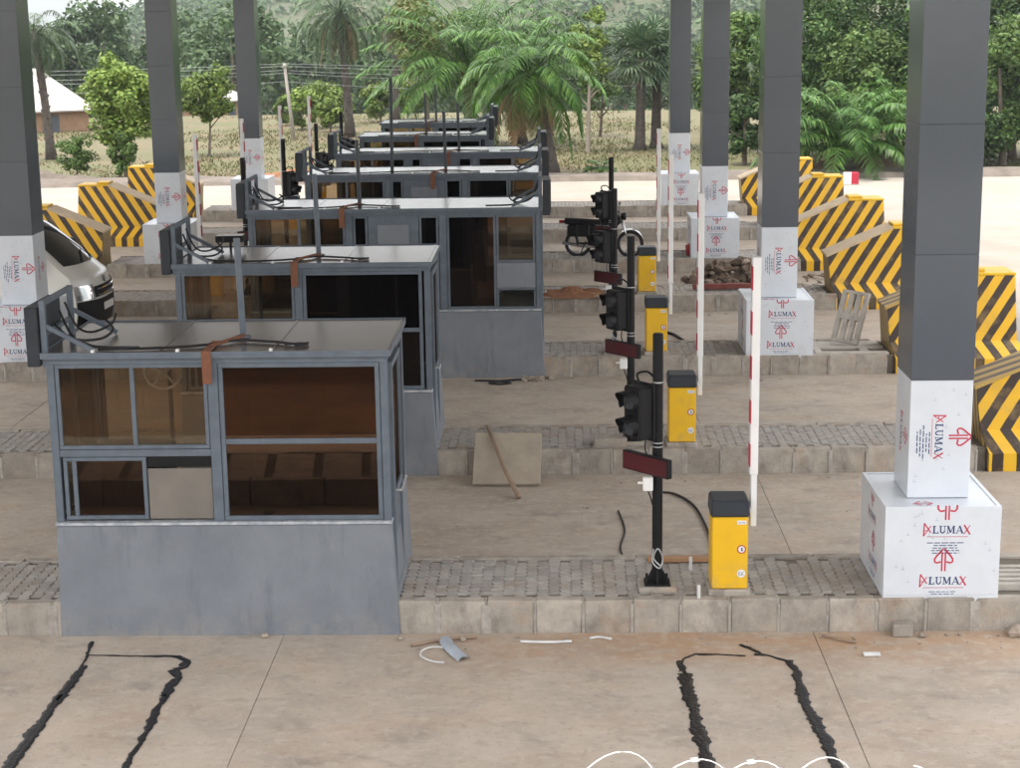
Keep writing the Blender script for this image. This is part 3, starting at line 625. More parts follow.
# ================================================================== GATES AND SIGNALS
def rotz(m_, a, loc): return m_.xf(Matrix.Translation(loc) @ Matrix.Rotation(a, 4, 'Z'))
def make_signal(mir, top=3.05):
    root = empty('signal_post'); s = -1 if mir else 1
    def fin(m_, name, mat, parent=root, smooth=False):
        if mir: m_.mirror_x()
        return m_.build(name, mat, parent, smooth)
    pad = MB(); pad.box(-.19, .19, -.15, .17, H-.02, H+.035, .008); fin(pad, 'pad', m_kerb)
    bp = MB(); bp.box(-.13, .13, -.11, .12, H+.036, H+.055, .003)
    for a, b in ((-.1, -.08), (.1, -.08), (-.1, .09), (.1, .09)): bp.tube([(a, b, H+.05), (a, b, H+.11)], .013, 6)
    for a in range(4):
        q = a*math.pi/2; c, d = math.cos(q), math.sin(q); bp.add([(c*.05-d*.006, d*.05+c*.006, H+.056), (c*.12-d*.006, d*.12+c*.006, H+.056), (c*.05-d*.006, d*.05+c*.006, H+.19), (c*.05+d*.006, d*.05-c*.006, H+.056), (c*.12+d*.006, d*.12-c*.006, H+.056), (c*.05+d*.006, d*.05-c*.006, H+.19)], [(0, 1, 2), (5, 4, 3), (0, 3, 4, 1), (1, 4, 5, 2)])
    fin(bp, 'base_plate', m_blackpole)
    p = MB(); p.tube([(0, 0, H+.05), (0, 0, top-.01), (0, 0, top)], [.052, .052, .045], 14); fin(p, 'pole', m_blackpole, smooth=False)
    tie = MB()
    for z in (1.83, 1.79, 2.44): tie.tube([(0, 0, z), (0, 0, z+.012)], .056, 14)
    fin(tie, 'clamp', m_steel)
    # two-lamp head turned towards the lane
    a = R(38)
    hd = MB(); hd.box(-.10, .09, -.125, .125, 0, .53, .02)
    for z in (.135, .395): hd.tube([(-.10, 0, z), (-.125, 0, z)], .112, 16)
    hd.box(.06, .085, -.15, .15, -.025, .555, .006)
    rotz(hd, a, (-.185, -.02, 1.885)); ho = fin(hd, 'signal_head', m_black)
    for z in (.135, .395):
        vz = MB(); n = 14; vs = []
        for i in range(n+1):
            q = R(-35)+R(250)*i/n; c, d = math.cos(q), math.sin(q); le = .17-.10*(1-max(0, d))
            vs += [(-.10, c*.110, z+d*.110), (-.10-le, c*.116, z+d*.116-.015)]
        vz.add(vs, [(2*i, 2*i+1, 2*i+3, 2*i+2) for i in range(n)]); vz.add([(x, y*.96, z+(q-z)*.96) for x, y, q in vs], [(2*i, 2*i+2, 2*i+3, 2*i+1) for i in range(n)])
        rotz(vz, a, (-.185, -.02, 1.885)); fin(vz, 'visor', m_black, ho)
        ln = MB(); ln.tube([(-.126, 0, z), (-.138, 0, z), (-.146, 0, z)], [.10, .08, .02], 16); rotz(ln, a, (-.185, -.02, 1.885)); fin(ln, 'lens', m_lens, ho, True)
    br = MB(); br.tube([(-.16, -.02, 2.40), (0, 0, 2.44)], .014, 6); br.tube([(-.14, -.02, 1.95), (0, 0, 1.93)], .014, 6)
    br.tube(spline([(-.18, .0, 2.44), (-.2, .03, 2.52), (-.1, .04, 2.54), (-.02, .05, 2.46)]), .012, 6); fin(br, 'head_arm', m_blackpole)
    # dark red display
    dp = MB(); dp.box(-.33, .30, -.03, .035, -.095, .095, .006); rotz(dp, R(-48), (-.10, -.075, 1.63)); do = fin(dp, 'display_panel', m_black)
    df = MB(); df.box(-.315, .285, -.034, -.0305, -.082, .082); rotz(df, R(-48), (-.10, -.075, 1.63)); fin(df, 'display_face', m_panelred, do)
    jb = MB(); jb.box(-.15, -.05, -.10, -.045, 1.36, 1.50, .008); jb.tube([(-.2, -.07, 1.44), (-.15, -.07, 1.44)], .012, 6); fin(jb, 'junction_box', m_white)
    for pts_ in ([(-.12, -.08, 1.92), (-.13, -.09, 1.8), (-.11, -.08, 1.72)], [(-.10, -.06, 1.36), (-.07, -.06, 1.28), (-.05, -.04, 1.2)], [(-.04, -.05, .75), (-.05, -.08, .62), (.02, -.09, .56), (.05, -.07, .66), (0, -.08, .76), (-.04, -.08, .66), (.03, -.09, .58)]):
        cb = MB(); cb.tube(spline(pts_), .008, 6); fin(cb, 'cable', m_steel if len(pts_) > 4 else m_rubber, smooth=True)
    return root
def make_gate(mir):
    root = empty('barrier_gate')
    def fin(m_, name, mat, parent=root, smooth=False):
        if mir: m_.mirror_x()
        return m_.build(name, mat, parent, smooth)
    fin(MB().box(-.205, .205, -.03, .40, H-.02, H+.05, .01), 'plinth', m_kerb)
    cab = fin(MB().box(-.175, .18, 0, .36, H+.052, 1.125, .012), 'cabinet', m_yel)
    fin(MB().box(-.1785, -.1755, .03, .33, H+.10, 1.09, .001), 'door', m_yel, cab)
    hd = MB(); hd.box(-.19, .195, -.012, .375, 1.127, 1.30, .02); hd.v = [(x*(.965 if z > 1.25 else 1), (y-.18)*(.95 if z > 1.25 else 1)+.18, z) for x, y, z in hd.v]; fin(hd, 'hood', m_hood)
    # stickers: marks flat on the front
    Y = -.0012; fn = lambda u, v: (.115+u, Y-.0025, v); n = 18
    for z in (.80, .55): m_ = MB(); m_.tube([(.115, Y-.001, z), (.115, Y, z)], .042, 18); fin(m_, 'sticker', m_white, cab)
    m_ = MB(); m_.box(.07, .16, Y-.001, Y, 1.055, 1.095); fin(m_, 'sticker', m_white, cab)
    rd = MB(); rd.ribbon([(.039*math.cos(2*math.pi*i/n), .80+.039*math.sin(2*math.pi*i/n)) for i in range(n+1)], .011, fn); fin(rd, 'sticker_ring', m_armred, cab)
    for st_ in ([([(0, .782), (0, .818), (.012, .806), (0, .80), (.012, .782)], .010)], [([(-.006, .562), (-.022, .562), (-.026, .55), (-.022, .538), (-.006, .538), (.005, .538), (.024, .538), (.008, .538), (.005, .55), (.02, .55), (.005, .55), (.008, .562), (.024, .562)], .006)], [([(-.03, 1.066), (-.03, 1.084), (-.012, 1.066), (-.012, 1.084), (.008, 1.066), (.008, 1.084), (.03, 1.066), (.03, 1.084)], .006)]):
        dk = MB()
        for p_, w_ in st_: dk.ribbon(p_, w_, fn)
        fin(dk, 'sticker_mark', m_navy, cab)
    # boom arm, raised
    hb = MB(); hb.tube([(.18, .2, 1.15), (.235, .2, 1.15)], .05, 14); hb.box(.215, .275, .15, .25, .99, 1.56, .006)
    arm = fin(hb, 'arm_holder', m_white)
    bm = MB(); bm.box(.20, .282, .14, .26, 1.52, 3.68, .006); ao = fin(bm, 'boom_arm', m_white)
    for i in range(5):
        z = 1.60+i*.44; rs = MB(); rs.box(.1975, .2065, .1375, .262, z, z+.23); fin(rs, 'red_band', m_armred, ao)
    return root
sigR = make_signal(False, 2.93); gateR = make_gate(False)
rx = [1.70, 1.67, 1.70, 1.88]
side_txt = ['nearest', 'second nearest', 'third nearest', 'farthest']
sigR2 = make_signal(False, 3.12)
for k in range(4):
    s_ = sigR if k == 0 else (sigR2 if k == 1 else copy_tree(sigR2)); s_.location = (1.0 if k < 3 else 1.16, YN[k]+.40, 0)
    tag(s_, '%s black signal post with red display panel, right of the booths' % side_txt[k], 'traffic signal', 'signal posts by the right-hand gates')
    g_ = gateR if k == 0 else copy_tree(gateR); g_.location = (rx[k], YN[k]+.16, 0)
    tag(g_, '%s yellow barrier gate with raised white boom, right of the booths' % side_txt[k], 'barrier gate', 'right-hand barrier gates')
sigL = make_signal(True, 3.2); gateL = make_gate(True)
for k in range(3, 7):
    s_ = sigL if k == 3 else copy_tree(sigL); s_.location = (-6.36, YN[k]+.40, 0)
    tag(s_, '%s black signal post left of the far booths' % side_txt[k-3], 'traffic signal', 'signal posts by the left-hand gates')
    g_ = gateL if k == 3 else copy_tree(gateL); g_.location = (-7.06, YN[k]+.16, 0)
    tag(g_, '%s yellow barrier gate left of the far booths with upright white boom' % side_txt[k-3], 'barrier gate', 'left-hand barrier gates')
# ================================================================== CRASH BARRIERS
def make_barrier(mir, striped_top=False):
    """jersey-profile end block: low towards the booths, high towards the traffic"""
    root = empty('crash_barrier'); PER = .32; L0, L1 = 0., 2.12; D = 1.36
    zl, zh, xf_ = 1.05, 1.60, 1.30
    def fin(m_, name, mats, parent=root):
        if mir: m_.mirror_x()
        return m_.build(name, mats, parent)
    def face(m_, vs, us, mi=0):
        m_.u[len(m_.f)] = [u/PER for u in us]; m_.add(vs, [tuple(range(len(vs)))], mi)
    ft = MB()   # foot: upright face with upright stripes
    P = [(L0+.12, 0), (L1+.38, 0), (L1+.38, D), (L0+.12, D)]
    for i in range(4):
        a, b = P[i], P[(i+1) % 4]; l = math.hypot(b[0]-a[0], b[1]-a[1]); o = a[0] if i == 0 else 0
        face(ft, [(*a, -.02), (*b, -.02), (*b, .24), (*a, .24)], [o, o+l, o+l, o])
    fin(ft, 'foot', m_stripe)
    sk = MB()   # skirt: sloping, stripes lean the other way
    Q = [(L0+.06, .27), (L1+.06, .27), (L1+.06, D-.27), (L0+.06, D-.27)]
    for i in range(4):
        a, b = P[i], P[(i+1) % 4]; c, d = Q[(i+1) % 4], Q[i]; l = math.hypot(b[0]-a[0], b[1]-a[1]); o = a[0] if i == 0 else 0
        k0 = .0; k1 = .17
        if i == 0: us = [a[0], b[0], c[0]+k1+.0, d[0]+k1+.0]
        else: us = [0, l, l-.2+k1, .2+k1]
        face(sk, [(*a, .24), (*b, .24), (*c, .50), (*d, .50)], us)
    fin(sk, 'skirt', m_stripe)
    bd = MB(); sl = .62; t0 = .33   # body: steep, stripes lean outwards
    A = lambda x, z: x-(z-.50)*sl+.17
    T = lambda x: zl+(zh-zl)*min(1, x/xf_)
    y0b, y0t = .27, t0
    face(bd, [(L0+.06, y0b, .50), (L1+.06, y0b, .50), (L1, y0t, zh), (xf_, y0t, zh), (L0, y0t, zl)], [A(L0+.06, .5), A(L1+.06, .5), A(L1, zh), A(xf_, zh), A(L0, zl)])
    face(bd, [(L1+.06, D-y0b, .50), (L0+.06, D-y0b, .50), (L0, D-y0t, zl), (xf_, D-y0t, zh), (L1, D-y0t, zh)], [A(L1+.06, .5), A(L0+.06, .5), A(L0, zl), A(xf_, zh), A(L1, zh)])
    face(bd, [(L1+.06, y0b, .50), (L1+.06, D-y0b, .50), (L1, D-y0t, zh), (L1, y0t, zh)], [.2, .2+D-2*y0b, D-2*y0b-.3, -.3])
    fin(bd, 'body', m_stripe)
    en = MB()   # inner end, dusty narrow stripes
    face(en, [(L0+.05, D-y0b, .50), (L0+.05, y0b, .50), (L0-.002, y0t, zl), (L0-.002, D-y0t, zl)], [0, (D-2*y0b)*1.9, (D-2*y0b)*1.9-.1, .1])
    face(en, [(L0+.115, D, -.02), (L0+.115, 0, -.02), (L0+.115, 0, .24), (L0+.05, y0b, .50), (L0+.05, D-y0b, .50), (L0+.115, D, .24)], [-.3, (D-2*y0b)*1.9+.4, (D-2*y0b)*1.9+.4, (D-2*y0b)*1.9, 0, -.3])
    fin(en, 'end_face', m_stripedull)
    tp = MB(); tk = .05
    def slab(m_, x0, z0, x1, z1, ya, yb, ca):
        vs = [(x0, ya, z0), (x1, ya, z1), (x1, yb, z1), (x0, yb, z0)]; up = [(x, y, z+tk) for x, y, z in vs]
        face(m_, up, [q*.8 for q in ca]); face(m_, [vs[0], vs[1], up[1], up[0]], [0, .1, .1, 0]); face(m_, [vs[1], vs[2], up[2], up[1]], [0]*4); face(m_, [vs[2], vs[3], up[3], up[2]], [0]*4); face(m_, [vs[3], vs[0], up[0], up[3]], [0, .8, .8, 0]); face(m_, vs[::-1], [0]*4)
    slab(tp, L0-.03, zl-.012, xf_, zh+.002, y0t-.03, D-y0t+.03, [0, .5, 1.6, 1.1]); fin(tp, 'sloped_top', m_stripedull if striped_top else m_bartop)
    ct = MB(); ct.box(xf_+.004, L1+.01, y0t-.012, D-y0t+.012, zh, zh+.045, .008); ct.box(xf_+.02, xf_+.34, y0t+.1, D-y0t-.1, zh+.046, zh+.10, .01); fin(ct, 'cap', m_yellowtop)
    return root
barP = {}
def place_barrier(key, loc, lab, group):
    if key in barP: o = copy_tree(barP[key])
    else: o = barP[key] = make_barrier(key[0] == 'L', key[1])
    o.location = loc; tag(o, lab, 'crash barrier', group)
rl = {1: ('R', True, 'nearest striped crash barrier at the right edge with dusty striped sloped top'), 2: ('R', True, 'striped crash barrier half hidden behind the foreground column'), 3: ('R', False, 'striped crash barrier with bare sloped top left of the foreground column'),
      4: ('R', False, 'striped crash barrier fourth from the camera in the right-hand row'), 5: ('R', False, 'striped crash barrier second farthest in the right-hand row'), 6: ('R', False, 'farthest striped crash barrier of the right-hand row beside the far column')}
for k, (a, b, lab) in rl.items(): place_barrier((a, b), (5.58, YN[k]+.0, 0), lab, 'right-hand crash barriers')
ll = {3: 'striped crash barrier hidden behind the white van', 4: 'striped crash barrier with bare sloped top just behind the van', 5: 'striped crash barrier between the van and the second left column', 6: 'farthest left striped crash barrier behind the second left column'}
for k, lab in ll.items():
    place_barrier(('L', False), (-10.72, YN[k]+.0, 0), lab, 'left-hand crash barriers')
# ================================================================== DRAIN COVERS
def slotted(L, W_, T_, nx, ny):
    """concrete cover with real slots: strips and bridges"""
    m_ = MB(); sl_w = W_/(ny*2+1); m_x = .1
    for j in range(ny*2+1):
        y0 = j*sl_w
        if j % 2 == 0: m_.box(0, L, y0, y0+sl_w, 0, T_, .004)
        else:
            seg = L/nx
            for i in range(nx+1):
                a = max(0, i*seg-.05); b = min(L, i*seg+.05); m_.box(a, b, y0+.0005, y0+sl_w-.0005, .001, T_-.001)
    return m_
m_cover = M("drain_cover_concrete", (.47, .43, .375), .9, scale=5, bump=.4, bscale=40)
o = slotted(.85, .62, .07, 2, 4).build('drain_cover', m_cover, loc=(4.36, .30, H-.03)); tag(o, 'pale slotted drain cover right of the foreground column plinth', 'drain cover')
MB().box(4.34, 5.5, .14, 1.3, H-.033, H-.031).build('bed', m_sand, islands[1], loc=(0, 0, 0))
o = slotted(.92, .52, .085, 2, 3).build('drain_cover', m_cover); nv = Vector((-.62, -.70, .34)).normalized(); uv_ = Vector((.16, .12, .97)); uv_ = (uv_-nv*uv_.dot(nv)).normalized(); wv_ = nv.cross(uv_); mt_ = Matrix((uv_, wv_, nv)).transposed().to_4x4(); mt_.translation = Vector((5.20, YN[2]+.80, H-.01)); o.matrix_world = mt_
tag(o, 'slotted concrete drain cover leaning against the striped barrier', 'drain cover')
ch = MB(); ch.box(4.38, 5.6, .12, .27, 0, H+.01, .008); ch.box(4.38, 5.6, .62, .74, 0, H+.01, .008); ch.box(4.38, 4.5, .272, .618, 0, H+.008, .006); ch.box(5.15, 5.3, .272, .618, 0, H+.008, .006); ch.box(4.38, 5.6, .9, 1.34, 0, H-.02, .006)
o = ch.build('drain_channel', m_cover, loc=(0, YN[2], 0)); tag(o, 'open concrete drain channel between plinth and leaning drain cover', 'drain')
# ================================================================== TAR LOOPS ON THE FRONT LANE
def tar(name, lab, paths, seed):
    rr = random.Random(seed); m_ = MB()
    for pts, w0, w1 in paths:
        P = []; 
        for (a, b), (c, d) in zip(pts, pts[1:]):
            n_ = max(2, int(math.hypot(c-a, d-b)/.045))
            for i in range(n_): t = i/n_; P.append((a+(c-a)*t, b+(d-b)*t))
        P.append(pts[-1]); W_ = []; c_ = (w0+w1)/2; ox = 0; Q = []
        for p in P:
            c_ += rr.uniform(-.016, .016); c_ = min(w1, max(w0, c_)); W_.append(c_*rr.uniform(.8, 1.2)); ox = ox*.8+rr.uniform(-.010, .010); Q.append((p[0]+ox, p[1]+rr.uniform(-.004, .004)))
        n = len(Q); V = []
        for i, p in enumerate(Q):
            a = Q[max(i-1, 0)]; b = Q[min(i+1, n-1)]; dx, dy = b[0]-a[0], b[1]-a[1]; l = math.hypot(dx, dy) or 1; ww = W_[i]/2
            lj, rj = rr.uniform(.82, 1.18), rr.uniform(.82, 1.18)
            V += [(p[0]+dy/l*ww*rj, p[1]-dx/l*ww*rj, .0035), (p[0]+dy/l*ww*.5, p[1]-dx/l*ww*.5, .009), (p[0]-dy/l*ww*.5, p[1]+dx/l*ww*.5, .009), (p[0]-dy/l*ww*lj, p[1]+dx/l*ww*lj, .0035)]
        m_.add(V, [(i*4+k, i*4+4+k, i*4+5+k, i*4+1+k) for i in range(n-1) for k in range(3)])
    return tag(m_.build(name, m_tar), lab, 'tar seal')
tar('tar_seal', 'black tar seal loop on the lane below the nearest booth', [
  ([(-4.60, -.20), (-4.55, -.55), (-4.52, -.86)], .02, .045), ([(-4.50, -.84), (-4.49, -1.23), (-4.54, -1.7)], .06, .12), ([(-4.50, -1.55), (-4.53, -2.0), (-4.53, -2.84), (-4.53, -4.2)], .075, .18),
  ([(-4.54, -.56), (-4.1, -.59), (-3.9, -.60)], .015, .028), ([(-4.0, -.60), (-3.78, -.585), (-3.62, -.62)], .02, .055), ([(-3.66, -.60), (-3.56, -.72), (-3.55, -.88), (-3.63, -.95)], .05, .10), ([(-3.63, -.95), (-3.55, -1.15), (-3.56, -1.6)], .05, .15), ([(-3.56, -1.55), (-3.56, -1.9), (-3.55, -2.23), (-3.57, -4.2)], .05, .13)], 5)
tar('tar_seal', 'black tar seal loop on the lane below the yellow gate', [
  ([(1.18, -1.15), (1.17, -.85), (1.19, -.72), (1.30, -.60), (1.55, -.62), (1.78, -.66)], .018, .05), ([(1.14, -.78), (1.17, -1.05)], .03, .06), ([(1.17, -1.1), (1.18, -1.9), (1.20, -3.0), (1.22, -4.2)], .07, .125), ([(1.76, -.36), (1.84, -.46)], .04, .07), ([(1.84, -.46), (1.92, -.60), (2.08, -.72), (2.16, -.80)], .03, .07), ([(1.86, -.62), (1.96, -.64)], .05, .10), ([(2.16, -.78), (2.20, -1.1), (2.17, -1.5), (2.22, -2.1), (2.24, -2.6), (2.25, -4.2)], .06, .13)], 11)
# ================================================================== SMALL THINGS ON THE GROUND
bd = MB(); bd.box(-.44, .44, -.025, .025, 0, .82, .006)
bo = bd.build('concrete_board', m_wood); bo.rotation_euler = (R(-50), 0, R(-2)); bo.location = (-.655, 5.36, .03); tag(bo, 'square dusty board leaning on the second island kerb', 'board')
sk = MB(); sk.tube([(-.48, 4.78, .03), (-.66, 5.33, .22), (-.92, 6.10, .64)], [.035, .03, .022], 8); tag(sk.build('wooden_pole', m_stick, smooth=True), 'wooden stick lying across the leaning board', 'stick')
def rock(r, seed, flat=.7):
    rg = np.random.default_rng(seed); m_ = MB(); n, k = 7, 5; vs = [(0, 0, r*flat)]
    for j in range(1, k-1):
        for i in range(n):
            a = 2*math.pi*i/n; ph = math.pi*j/(k-1); q = r*rg.uniform(.72, 1.15); vs.append((q*math.sin(ph)*math.cos(a), q*math.sin(ph)*math.sin(a), q*math.cos(ph)*flat))
    vs.append((0, 0, -r*flat)); f = [(0, 1+i, 1+(i+1) % n) for i in range(n)]
    for j in range(k-3):
        for i in range(n): f.append((1+j*n+i, 1+(j+1)*n+i, 1+(j+1)*n+(i+1) % n, 1+j*n+(i+1) % n))
    f += [(1+(k-3)*n+(i+1) % n, 1+(k-3)*n+i, len(vs)-1) for i in range(n)]
    return m_.add(vs, f).mesh('stone', m_stone)
RK = [rock(1, i) for i in range(5)]
RKE = []
for q_ in RK:
    e_ = q_.copy(); e_.materials[0] = m_earth; RKE.append(e_)
def stone(x, y, z, r, lab, grp=None, i=0):
    o = link('stone', RK[i % 5], None, (x, y, z+r*.45)); o.scale = (r, r*random.uniform(.7, 1), r*.8); o.rotation_euler = (0, 0, random.uniform(0, 6)); tag(o, lab, 'stone', grp)
mb = MB(); mb.box(-.10, .10, -.06, .06, 0, .13, .012); tag(mb.build('concrete_lump', m_kerb, loc=(3.36, -.12, 0)), 'square concrete lump at the kerb left of the column plinth', 'concrete lump')
stone(3.55, -.17, 0, .055, 'pale stone beside the concrete lump at the front kerb', None, 1)
stone(3.93, -.12, 0, .035, 'small stone at the kerb below the column plinth', None, 2)
stone(4.47, -.14, 0, .12, 'large pale stone at the right end of the front kerb', None, 3)
stone(-.93, -.22, 0, .045, 'stone beside the grey pipe scrap on the front lane', None, 4)
stone(-1.55, -.18, 0, .04, 'orange brick chip at the corner of the nearest booth', None, 0)
stone(-2.9, -.10, 0, .05, 'stone lying at the foot of the nearest booth', None, 2)
mb = MB(); mb.box(-.08, .08, -.03, .03, .005, .03, .004); o = mb.build('plastic_scrap', m_plastic, loc=(2.97, -.66, 0)); tag(o, 'small white oblong scrap on the front lane near the joint', 'scrap')
# half-pipe off-cut
def gutter(pts, r, name, mat):
    m_ = MB(); n = 6; vs = []
    for i, p in enumerate(pts):
        a = Vector(pts[max(i-1, 0)]); b = Vector(pts[min(i+1, len(pts)-1)]); t = (b-a).normalized(); sdv = Vector((-t.y, t.x, 0)).normalized()
        for k in range(n): q = math.pi*k/(n-1); vs.append(Vector(p)+sdv*math.cos(q)*r+Vector((0, 0, .01+math.sin(q)*r*.6)))
    m_.add(vs, [(i*n+k, i*n+k+1, i*n+n+k+1, i*n+n+k) for i in range(len(pts)-1) for k in range(n-1)]); return m_.build(name, mat, smooth=True)
tag(gutter([(-1.11, -.20, 0), (-1.07, -.38, .01), (-.99, -.58, .01), (-.89, -.76, 0)], .065, 'pipe_offcut', m_pvcgrey), 'curved grey pipe off-cut lying on the front lane', 'pipe scrap')
def wire(name, pts, r, mat, lab, cat='wire'):
    m_ = MB(); m_.tube(spline(pts), r, 6); return tag(m_.build(name, mat, smooth=True), lab, cat)
wire('conduit_offcut', [(-.37, -.28, .016), (-.1, -.30, .016), (.13, -.28, .016)], .015, m_plastic, 'straight white conduit off-cut below the front kerb', 'pipe scrap')
wire('conduit_offcut', [(.31, -.20, .014), (.40, -.16, .014), (.52, -.22, .014)], .013, m_plastic, 'short bent white conduit off-cut near the front kerb', 'pipe scrap')
wire('cable_offcut', [(-1.09, -.42, .012), (-1.22, -.41, .012), (-1.31, -.5, .012), (-1.31, -.65, .012), (-1.2, -.78, .012), (-1.08, -.82, .012)], .010, m_plastic, 'looped white cable scrap beside the grey pipe off-cut')
wire('timber_offcut', [(-1.42, -.38, .02), (-1.1, -.22, .025), (-.8, -.16, .02)], .018, m_stick, 'thin brown timber scrap behind the grey pipe off-cut', 'stick')
wire('timber_offcut', [(2.58, -.16, .02), (2.85, -.34, .02), (2.86, -.26, .03)], .014, m_stick, 'thin twig at the kerb left of the white scrap', 'stick')
# wires and brick rubble at the foot of the third booth
def rubble(name, lab, cx, cy, n, rx_, ry, rmin, rmax, mat, z0=0., hz=.0, cat='rubble', seed=1):
    root = empty(name, (cx, cy, z0)); rr = random.Random(seed)
    for i in range(n):
        a = rr.uniform(0, 6.28); d = math.sqrt(rr.random()); r = rr.uniform(rmin, rmax)
        o = link('stone', (RKE if mat is m_earth and i % 6 else RK)[i % 5], root, (rx_*d*math.cos(a), ry*d*math.sin(a), r*.4+hz*(1-d)*rr.uniform(.3, 1))); o.scale = (r, r*rr.uniform(.6, 1), r*rr.uniform(.5, .9)); o.rotation_euler = (rr.uniform(-.4, .4), rr.uniform(-.4, .4), rr.uniform(0, 6))
    return tag(root, lab, cat)
rubble('brick_rubble', 'reddish brick rubble at the foot of the third booth', -.42, 12.0, 26, .42, .13, .03, .09, m_stone)
wire('cable_scrap', [(-1.35, 11.9, .02), (-1.0, 11.85, .02), (-.75, 11.7, .02), (-.95, 11.6, .02), (-1.1, 11.72, .02), (-.8, 11.85, .03), (-.55, 11.95, .02)], .018, m_rubber, 'black cable tangle at the foot of the third booth')
def heap(name, lab, cx, cy, z0, rx_, ry, hh, mat, seed, cat='earth heap', n=34, m=20):
    rg = np.random.default_rng(seed); vs = []; 
    for j in range(m):
        for i in range(n):
            u, v = i/(n-1)*2-1, j/(m-1)*2-1; d = u*u+v*v; z = hh*max(0, 1-d)**.8*(.8+.18*math.sin(u*9+seed)+.16*math.sin(v*8+u*5+seed*2)+.2*rg.random())-.01
            vs.append((cx+u*rx_, cy+v*ry, z0+z))
    m_ = MB(); m_.add(vs, [(j*n+i, j*n+i+1, (j+1)*n+i+1, (j+1)*n+i) for j in range(m-1) for i in range(n-1)]); return tag(m_.build(name, mat), lab, cat)
heap('earth_heap', 'low reddish earth heap on the fourth island right of the long booth', .36, 18.9, H-.02, .78, .40, .16, m_laterite, 2)
heap('earth_heap', 'brown earth heap in the lane under the third right column', 4.05, 22.1, 0, 1.15, 1.25, .52, m_earth, 5)
rubble('rubble_heap', 'broken clods and stones on the brown earth heap', 4.0, 21.8, 150, 1.15, .9, .05, .19, m_earth, .10, .55, seed=9)
rubble('rubble_scatter', 'scattered stones in the lane beside the fourth right barrier', 6.35, 22.6, 46, .75, .7, .04, .13, m_stone, 0, .05, seed=4)
pp = MB(); pp.box(2.85, 4.45, 19.15, 19.28, H+.02, H+.13, .01); pp.box(2.95, 4.45, 19.30, 19.40, H+.02, H+.10, .01, 1); o = pp.build('timber_beam', [M('red_brown_timber', (.20, .055, .045), .8, scale=5), M('green_timber', (.12, .17, .10), .8, scale=5)]); tag(o, 'red and green painted timber lying across the fourth island', 'timber')
rg = MB(); rg.tube([(0, 0, 0), (0, 0, .22), (.02, 0, .27)], [.17, .19, .10], 10); rg.tube([(.13, .02, .2), (.25, .05, .26), (.3, .06, .1)], [.08, .09, .05], 8)
tag(rg.build('red_bag', m_redplastic, loc=(3.28, YN[4]+.55, H), smooth=True), 'small red bag on the fifth island beside the boom', 'bag')
wire('cable_scrap', [(2.5, 14.8, .02), (2.35, 15.4, .02), (2.2, 16.0, .02), (1.95, 16.2, .02)], .03, m_rubber, 'black hose on the lane behind the third yellow gate')
wire('cable_scrap', [(1.25, 5.0, .02), (1.5, 4.9, .02), (1.72, 4.2, .02), (1.78, 2.6, .02), (1.72, 1.4, .02)], .016, m_rubber, 'black cable on the lane behind the nearest yellow gate')
wire('cable_scrap', [(.75, 4.2, .012), (.8, 3.4, .012), (.72, 2.6, .012), (.86, 1.7, .012), (.9, 1.5, .2), (1.0, .9, H)], .012, m_rubber, 'thin cable trailing from the nearest signal post base')
o = MB().box(.95, 1.9, 1.16, 1.26, H+.002, H+.05, .006).build('timber_batten', M('orange_timber', (.42, .24, .13), .85, scale=6)); tag(o, 'orange timber batten behind the nearest signal post', 'timber')
for q, (xx, yy) in enumerate(((1.38, .95), (1.39, .06))): 
    t_ = MB(); t_.tube([(xx, yy, H-.01), (xx, yy, H+.13)], .018, 8); tag(t_.build('conduit_stub', m_plastic), 'white conduit stub %s the nearest gate' % ('behind' if q == 0 else 'at the front corner of'), 'conduit')
o = MB().box(-.22, .22, -.12, .16, 0, .13, .01).build('concrete_pad', m_kerb, loc=(.72, YN[1]+.3, H-.03)); tag(o, 'concrete footing block on the second island beside the signal post', 'concrete block')
rr = random.Random(3)
chipm = MB().box(-.5, .5, -.5, .5, 0, .4, .08).mesh('litter_chip', m_stone)
for i in range(130):
    k = rr.choice((0, 0, 0, 1, 1, 2, 3, 4)); yy = (YN[k]-rr.uniform(.04, .5)) if k == 0 or rr.random() < .7 else YN[k]-rr.uniform(1, 3); xx = rr.uniform(-1.4, 5.2)
    o = link('litter_chip', chipm, None, (xx, yy, .003)); s_ = rr.uniform(.015, .045)*(1+k*.12); o.scale = (s_, s_*rr.uniform(.5, 1), s_*.6); o.rotation_euler = (0, 0, rr.uniform(0, 6)); tag(o, 'small chip of stone or rubbish lying on a lane', 'litter', 'litter chips on the lanes')
